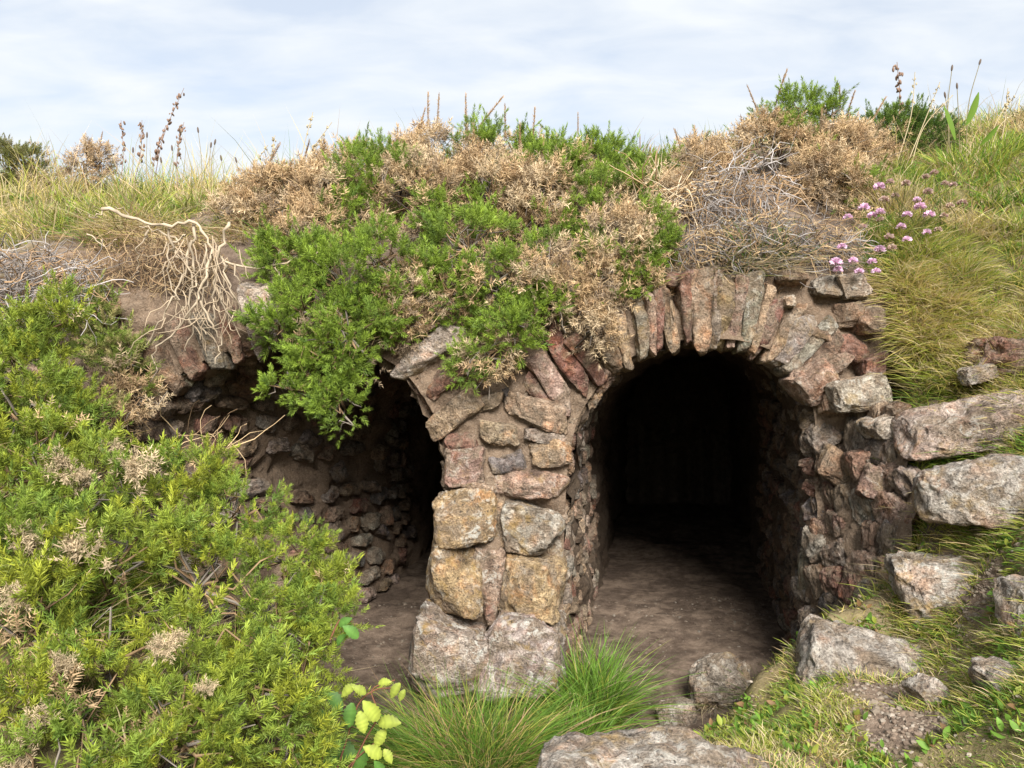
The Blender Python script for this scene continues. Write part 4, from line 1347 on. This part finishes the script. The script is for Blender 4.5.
for tp, bs in [((952, 68), (951, 140)), ((980, 62), (966, 140)), ((957, 86), (960, 140)), ((945, 95), (946, 140))]:
    stalk('dark-headed plantain stalk at the top of the right bank', tp, bs, 5.0, 'plantain', 'plantain stalks on the right bank')
for tp, bs in [((940, 82), (905, 150)), ((953, 95), (910, 150)), ((915, 72), (895, 150)), ((1015, 95), (985, 150)), ((1020, 110), (990, 150)), ((1008, 88), (1000, 150))]:
    stalk('leaning pale grass stalk at the top of the right bank', tp, bs, 4.95, 'grass', 'grass stalks on the right bank')

# ---- leaves
def leaf_cols(n, c):
    k = np.tile(A([1.0, 1.35, .92]), n)[:, None]
    return c[None, :] * k * rng.uniform(.82, 1.18, (3 * n, 1))


def leaf_mesh(L, W, fold=.12, curl=.15, n=7, tooth=0.):
    V, F = [], []
    for i in range(n):
        t = i / (n - 1)
        wv = W * .5 * math.sin(math.pi * (t * .93 + .05)) ** .8 * (1 + tooth * (-1) ** i)
        z = -curl * L * t * t
        V += [(-wv, t * L, z + fold * wv), (0, t * L, z), (wv, t * L, z + fold * wv)]
    for i in range(n - 1):
        a = 3 * i
        F += [(a, a + 1, a + 4), (a, a + 4, a + 3), (a + 1, a + 2, a + 5), (a + 1, a + 5, a + 4)]
    return A(V), A(F)


b = P(968, 135, 4.9)
root = thing('broad_leaf_plant', b, 'upright broad green leaf standing out of the grass on the right bank', 'plant')
for tip, bs, wd in [((980, 92), (966, 125), .055), ((945, 105), (955, 140), .04), ((1000, 125), (980, 145), .04)]:
    p0, p1 = P(*bs, 4.88), P(*tip, 4.85)
    V, F = leaf_mesh(np.linalg.norm(p1 - p0), wd, .3, .05)
    y = (p1 - p0) / np.linalg.norm(p1 - p0); zz = np.cross(A([1, .3, 0]), y); zz /= np.linalg.norm(zz); xx = np.cross(y, zz)
    make('leaf', V @ np.stack([xx, y, zz]) + p0, F, M_GRASS, root, True, np.tile(A([.13, .22, .03]), (len(V), 1)), b)

bb = P(350, 768, 2.75); bb[2] = ground(A([bb[0]]), A([bb[1]]))[0]
root = thing('bramble', bb, 'young bramble with glossy green and yellow leaves beside the grass tussock', 'bramble')
BR = [[(330, 790), (345, 745), (358, 705), (375, 690), (392, 688)], [(340, 790), (365, 740), (378, 715), (372, 690), (395, 680)], [(320, 790), (325, 740), (335, 705)], [(335, 790), (350, 765), (378, 740)], [(330, 640), (340, 620), (352, 622)]]
for pts in BR:
    w3 = smooth_path([P(a, b_, 2.75) for a, b_ in pts], 5)
    V, F, C = tube(w3, np.linspace(.004, .002, len(w3)), 5, A([.16, .07, .04]))
    make('stem', V, F, M_BARK, root, True, C, bb)
for i, (lx, ly, sz, cl) in enumerate([(372, 712, 26, 1), (388, 722, 24, 1), (380, 738, 20, 1), (362, 722, 22, 1), (374, 752, 22, 1), (388, 756, 16, 1), (395, 690, 17, 1), (384, 682, 14, 1), (360, 690, 16, 1),
                                      (335, 700, 24, 0), (350, 715, 24, 0), (322, 735, 26, 0), (345, 750, 30, 0), (360, 760, 28, 0), (330, 760, 26, 0), (318, 715, 20, 0), (305, 745, 22, 0), (348, 690, 18, 1), (402, 695, 12, 1),
                                      (352, 632, 20, 0), (344, 622, 16, 0), (340, 640, 16, 0), (315, 765, 24, 0), (380, 770, 20, 0)]):
    d = 2.72 + rng.normal(0, .04)
    c = P(lx, ly, d)
    L = sz * d / FPX * .95
    V, F = leaf_mesh(L, L * .62, .4, .3, 13, .11)
    a = rng.uniform(0, 2 * math.pi)
    y = A([math.cos(a), -.35, math.sin(a) * .8]); y /= np.linalg.norm(y)
    nrm = A([rng.normal(0, .25), -.75, .75]); nrm -= y * (nrm @ y); nrm /= np.linalg.norm(nrm)
    xx = np.cross(y, nrm)
    cc = A([.27, .32, .05]) if cl else A([.09, .19, .035])
    make('leaf', (V - A([0, L / 2, 0])) @ np.stack([xx, y, nrm]) + c, F, M_GRASS, root, True, leaf_cols(13, cc * rng.uniform(.65, 1.1)), bb)

# ---- sea thrift
def thrift(label, heads, base, nleaf, lr, dh=None):
    b = hit(*base)
    root = thing('sea_thrift', b, label, 'flower')
    a = rng.uniform(0, 2 * math.pi, nleaf); r = np.sqrt(rng.random(nleaf)) * lr
    x, y = b[0] + np.cos(a) * r, b[1] + np.sin(a) * r * .7
    T = np.stack([x, y, ground(x, y) - .01], 1)
    V, F, C = blades(T, A([0, -.4, .9]) + rng.normal(0, .35, (nleaf, 3)), rng.uniform(.05, .12, nleaf), np.full(nleaf, .004), palette(nleaf, [GR_GREEN, GR_GREEN * 1.3], [1, 1]), 3, .5)
    tag(make('cushion', V, F, M_GRASS, root, False, C, b), kind='stuff')
    for hx, hy, r_, kind in heads:
        d = (dh or b[1] - .2) + rng.normal(0, .03)
        t = P(hx, hy, d)
        s = b + A([rng.normal(0, lr * .5), rng.normal(0, .03), -.02])
        w3 = smooth_path([s, (s + t) / 2 + A([0, -.04, .02]), t], 5)
        V, F, C = tube(w3, np.full(len(w3), .0016), 3, A([.12, .17, .05]))
        make('stem', V, F, M_GRASS, root, True, C, b)
        n = 70
        D = rand_dirs(n); D[:, 2] = np.abs(D[:, 2]) * 1.1 - .25
        pal = ([A([.76, .52, .67]), A([.80, .63, .74]), A([.66, .41, .58])] if kind else [A([.50, .36, .27]), A([.55, .45, .36]), A([.45, .3, .3])])
        R_ = r_ * .85 * d / FPX
        V, F = leaf_mesh(R_ * .62, R_ * .5, .4, .1, 3)
        Vp, Fp, Cp = scatter(V[:, [0, 2, 1]], F, frames(D), t + D * R_ * .4 * A([1, 1, .8]), np.ones(n), palette(n, pal, [1, 1, 1]))
        make('flower_head', Vp, Fp, M_PETAL, root, False, Cp, b)


thrift('bright pink sea thrift flowers hanging over the top of the right arch', [(836, 263, 8, 1), (842, 247, 6, 1), (853, 261, 6, 1), (859, 272, 6, 1), (872, 262, 6, 1), (876, 272, 6, 1), (880, 250, 7, 1), (892, 248, 6, 0), (838, 270, 6, 1), (889, 237, 6, 0)],
       (888, 262), 500, .16, 3.84)
thrift('mixed pink and faded sea thrift flowers standing on the right bank', [(879, 187, 7, 1), (890, 182, 5, 0), (848, 218, 6, 1), (864, 208, 7, 1), (872, 216, 6, 1), (880, 212, 6, 1), (907, 215, 6, 1), (920, 207, 7, 1), (929, 215, 7, 1), (927, 233, 6, 1), (901, 227, 6, 1), (907, 240, 6, 1),
       (928, 192, 6, 0), (906, 184, 6, 0), (926, 177, 5, 0), (934, 173, 5, 0), (945, 184, 5, 0), (953, 185, 5, 0), (962, 203, 6, 0), (950, 206, 5, 0), (944, 216, 5, 0), (884, 200, 6, 0), (895, 196, 5, 0), (938, 230, 5, 0), (917, 200, 5, 1), (863, 227, 5, 0), (880, 220, 5, 0)],
       (912, 235), 1100, .22)

# ---- small broad-leaved weeds in the turf
n0 = 420
wx = np.concatenate([rng.uniform(.6, 2.2, n0), rng.uniform(1.9, 3.4, n0), rng.uniform(-3.4, -1.4, n0)])
wy = np.concatenate([rng.uniform(2.1, 3.5, n0), rng.uniform(3.6, 5.2, n0), rng.uniform(4.4, 5.6, n0)])
m = not_soil(wx, wy) & (fbm(np.stack([wx, wy, 0 * wx], 1), 4.0, 2, .5, 171) > -.1)
wx, wy = np.repeat(wx[m], 7), np.repeat(wy[m], 7)
n = len(wx)
wx = wx + rng.normal(0, .018, n); wy = wy + rng.normal(0, .018, n)
wz, wn = slope_out(wx, wy)
V, F = leaf_mesh(.034, .017, .3, .2, 5)
V, F, C = scatter(V[:, [0, 2, 1]], F, frames(wn * .6 + rng.normal(0, .6, (n, 3))), np.stack([wx, wy, wz + .006], 1), rng.uniform(.5, 1.2, n), palette(n, [GR_GREEN * .8, GR_GREEN * 1.2, GR_LIME * .8, A([.22, .13, .06])], [4, 3, 2, 1]))
tag(make('weeds', V, F, M_GRASS, None, True, C), 'small broad-leaved weeds growing in the turf of the banks', 'weeds', None, 'stuff')

# ---- gravel on bare soil
n = 4200
gxv = rng.uniform(-1.3, 2.1, n); gyv = rng.uniform(2.2, 5.6, n)
ca = P(905, 735, 2.55)
for qx, qy, qr in ((ca[0], ca[1], .14), (1.75, 2.95, .1), (1.35, 2.9, .14), (1.6, 2.75, .3)):
    gxv = np.concatenate([gxv, rng.normal(qx, qr, 900)]); gyv = np.concatenate([gyv, rng.normal(qy, qr, 900)])
m = (soil_mask(gxv, gyv, ground(gxv, gyv)) > .3) | (rng.random(len(gxv)) < .25) & (corridor(gxv, gyv) > .9)
gxv, gyv = gxv[m], gyv[m]
s = corridor(gxv, gyv)
gz = np.where(s > .5, bank(gxv, gyv), low(gxv, gyv))
V, F = ico(1)
T = np.stack([gxv, gyv, gz], 1)
n = len(T)
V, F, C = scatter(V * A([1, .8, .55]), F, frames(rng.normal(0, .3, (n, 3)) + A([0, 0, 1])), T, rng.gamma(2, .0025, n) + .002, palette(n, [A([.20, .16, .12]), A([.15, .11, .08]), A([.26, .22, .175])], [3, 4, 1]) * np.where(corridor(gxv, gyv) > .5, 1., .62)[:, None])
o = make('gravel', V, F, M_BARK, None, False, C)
tag(o, 'small loose gravel scattered on the bare soil', 'gravel', None, 'stuff')
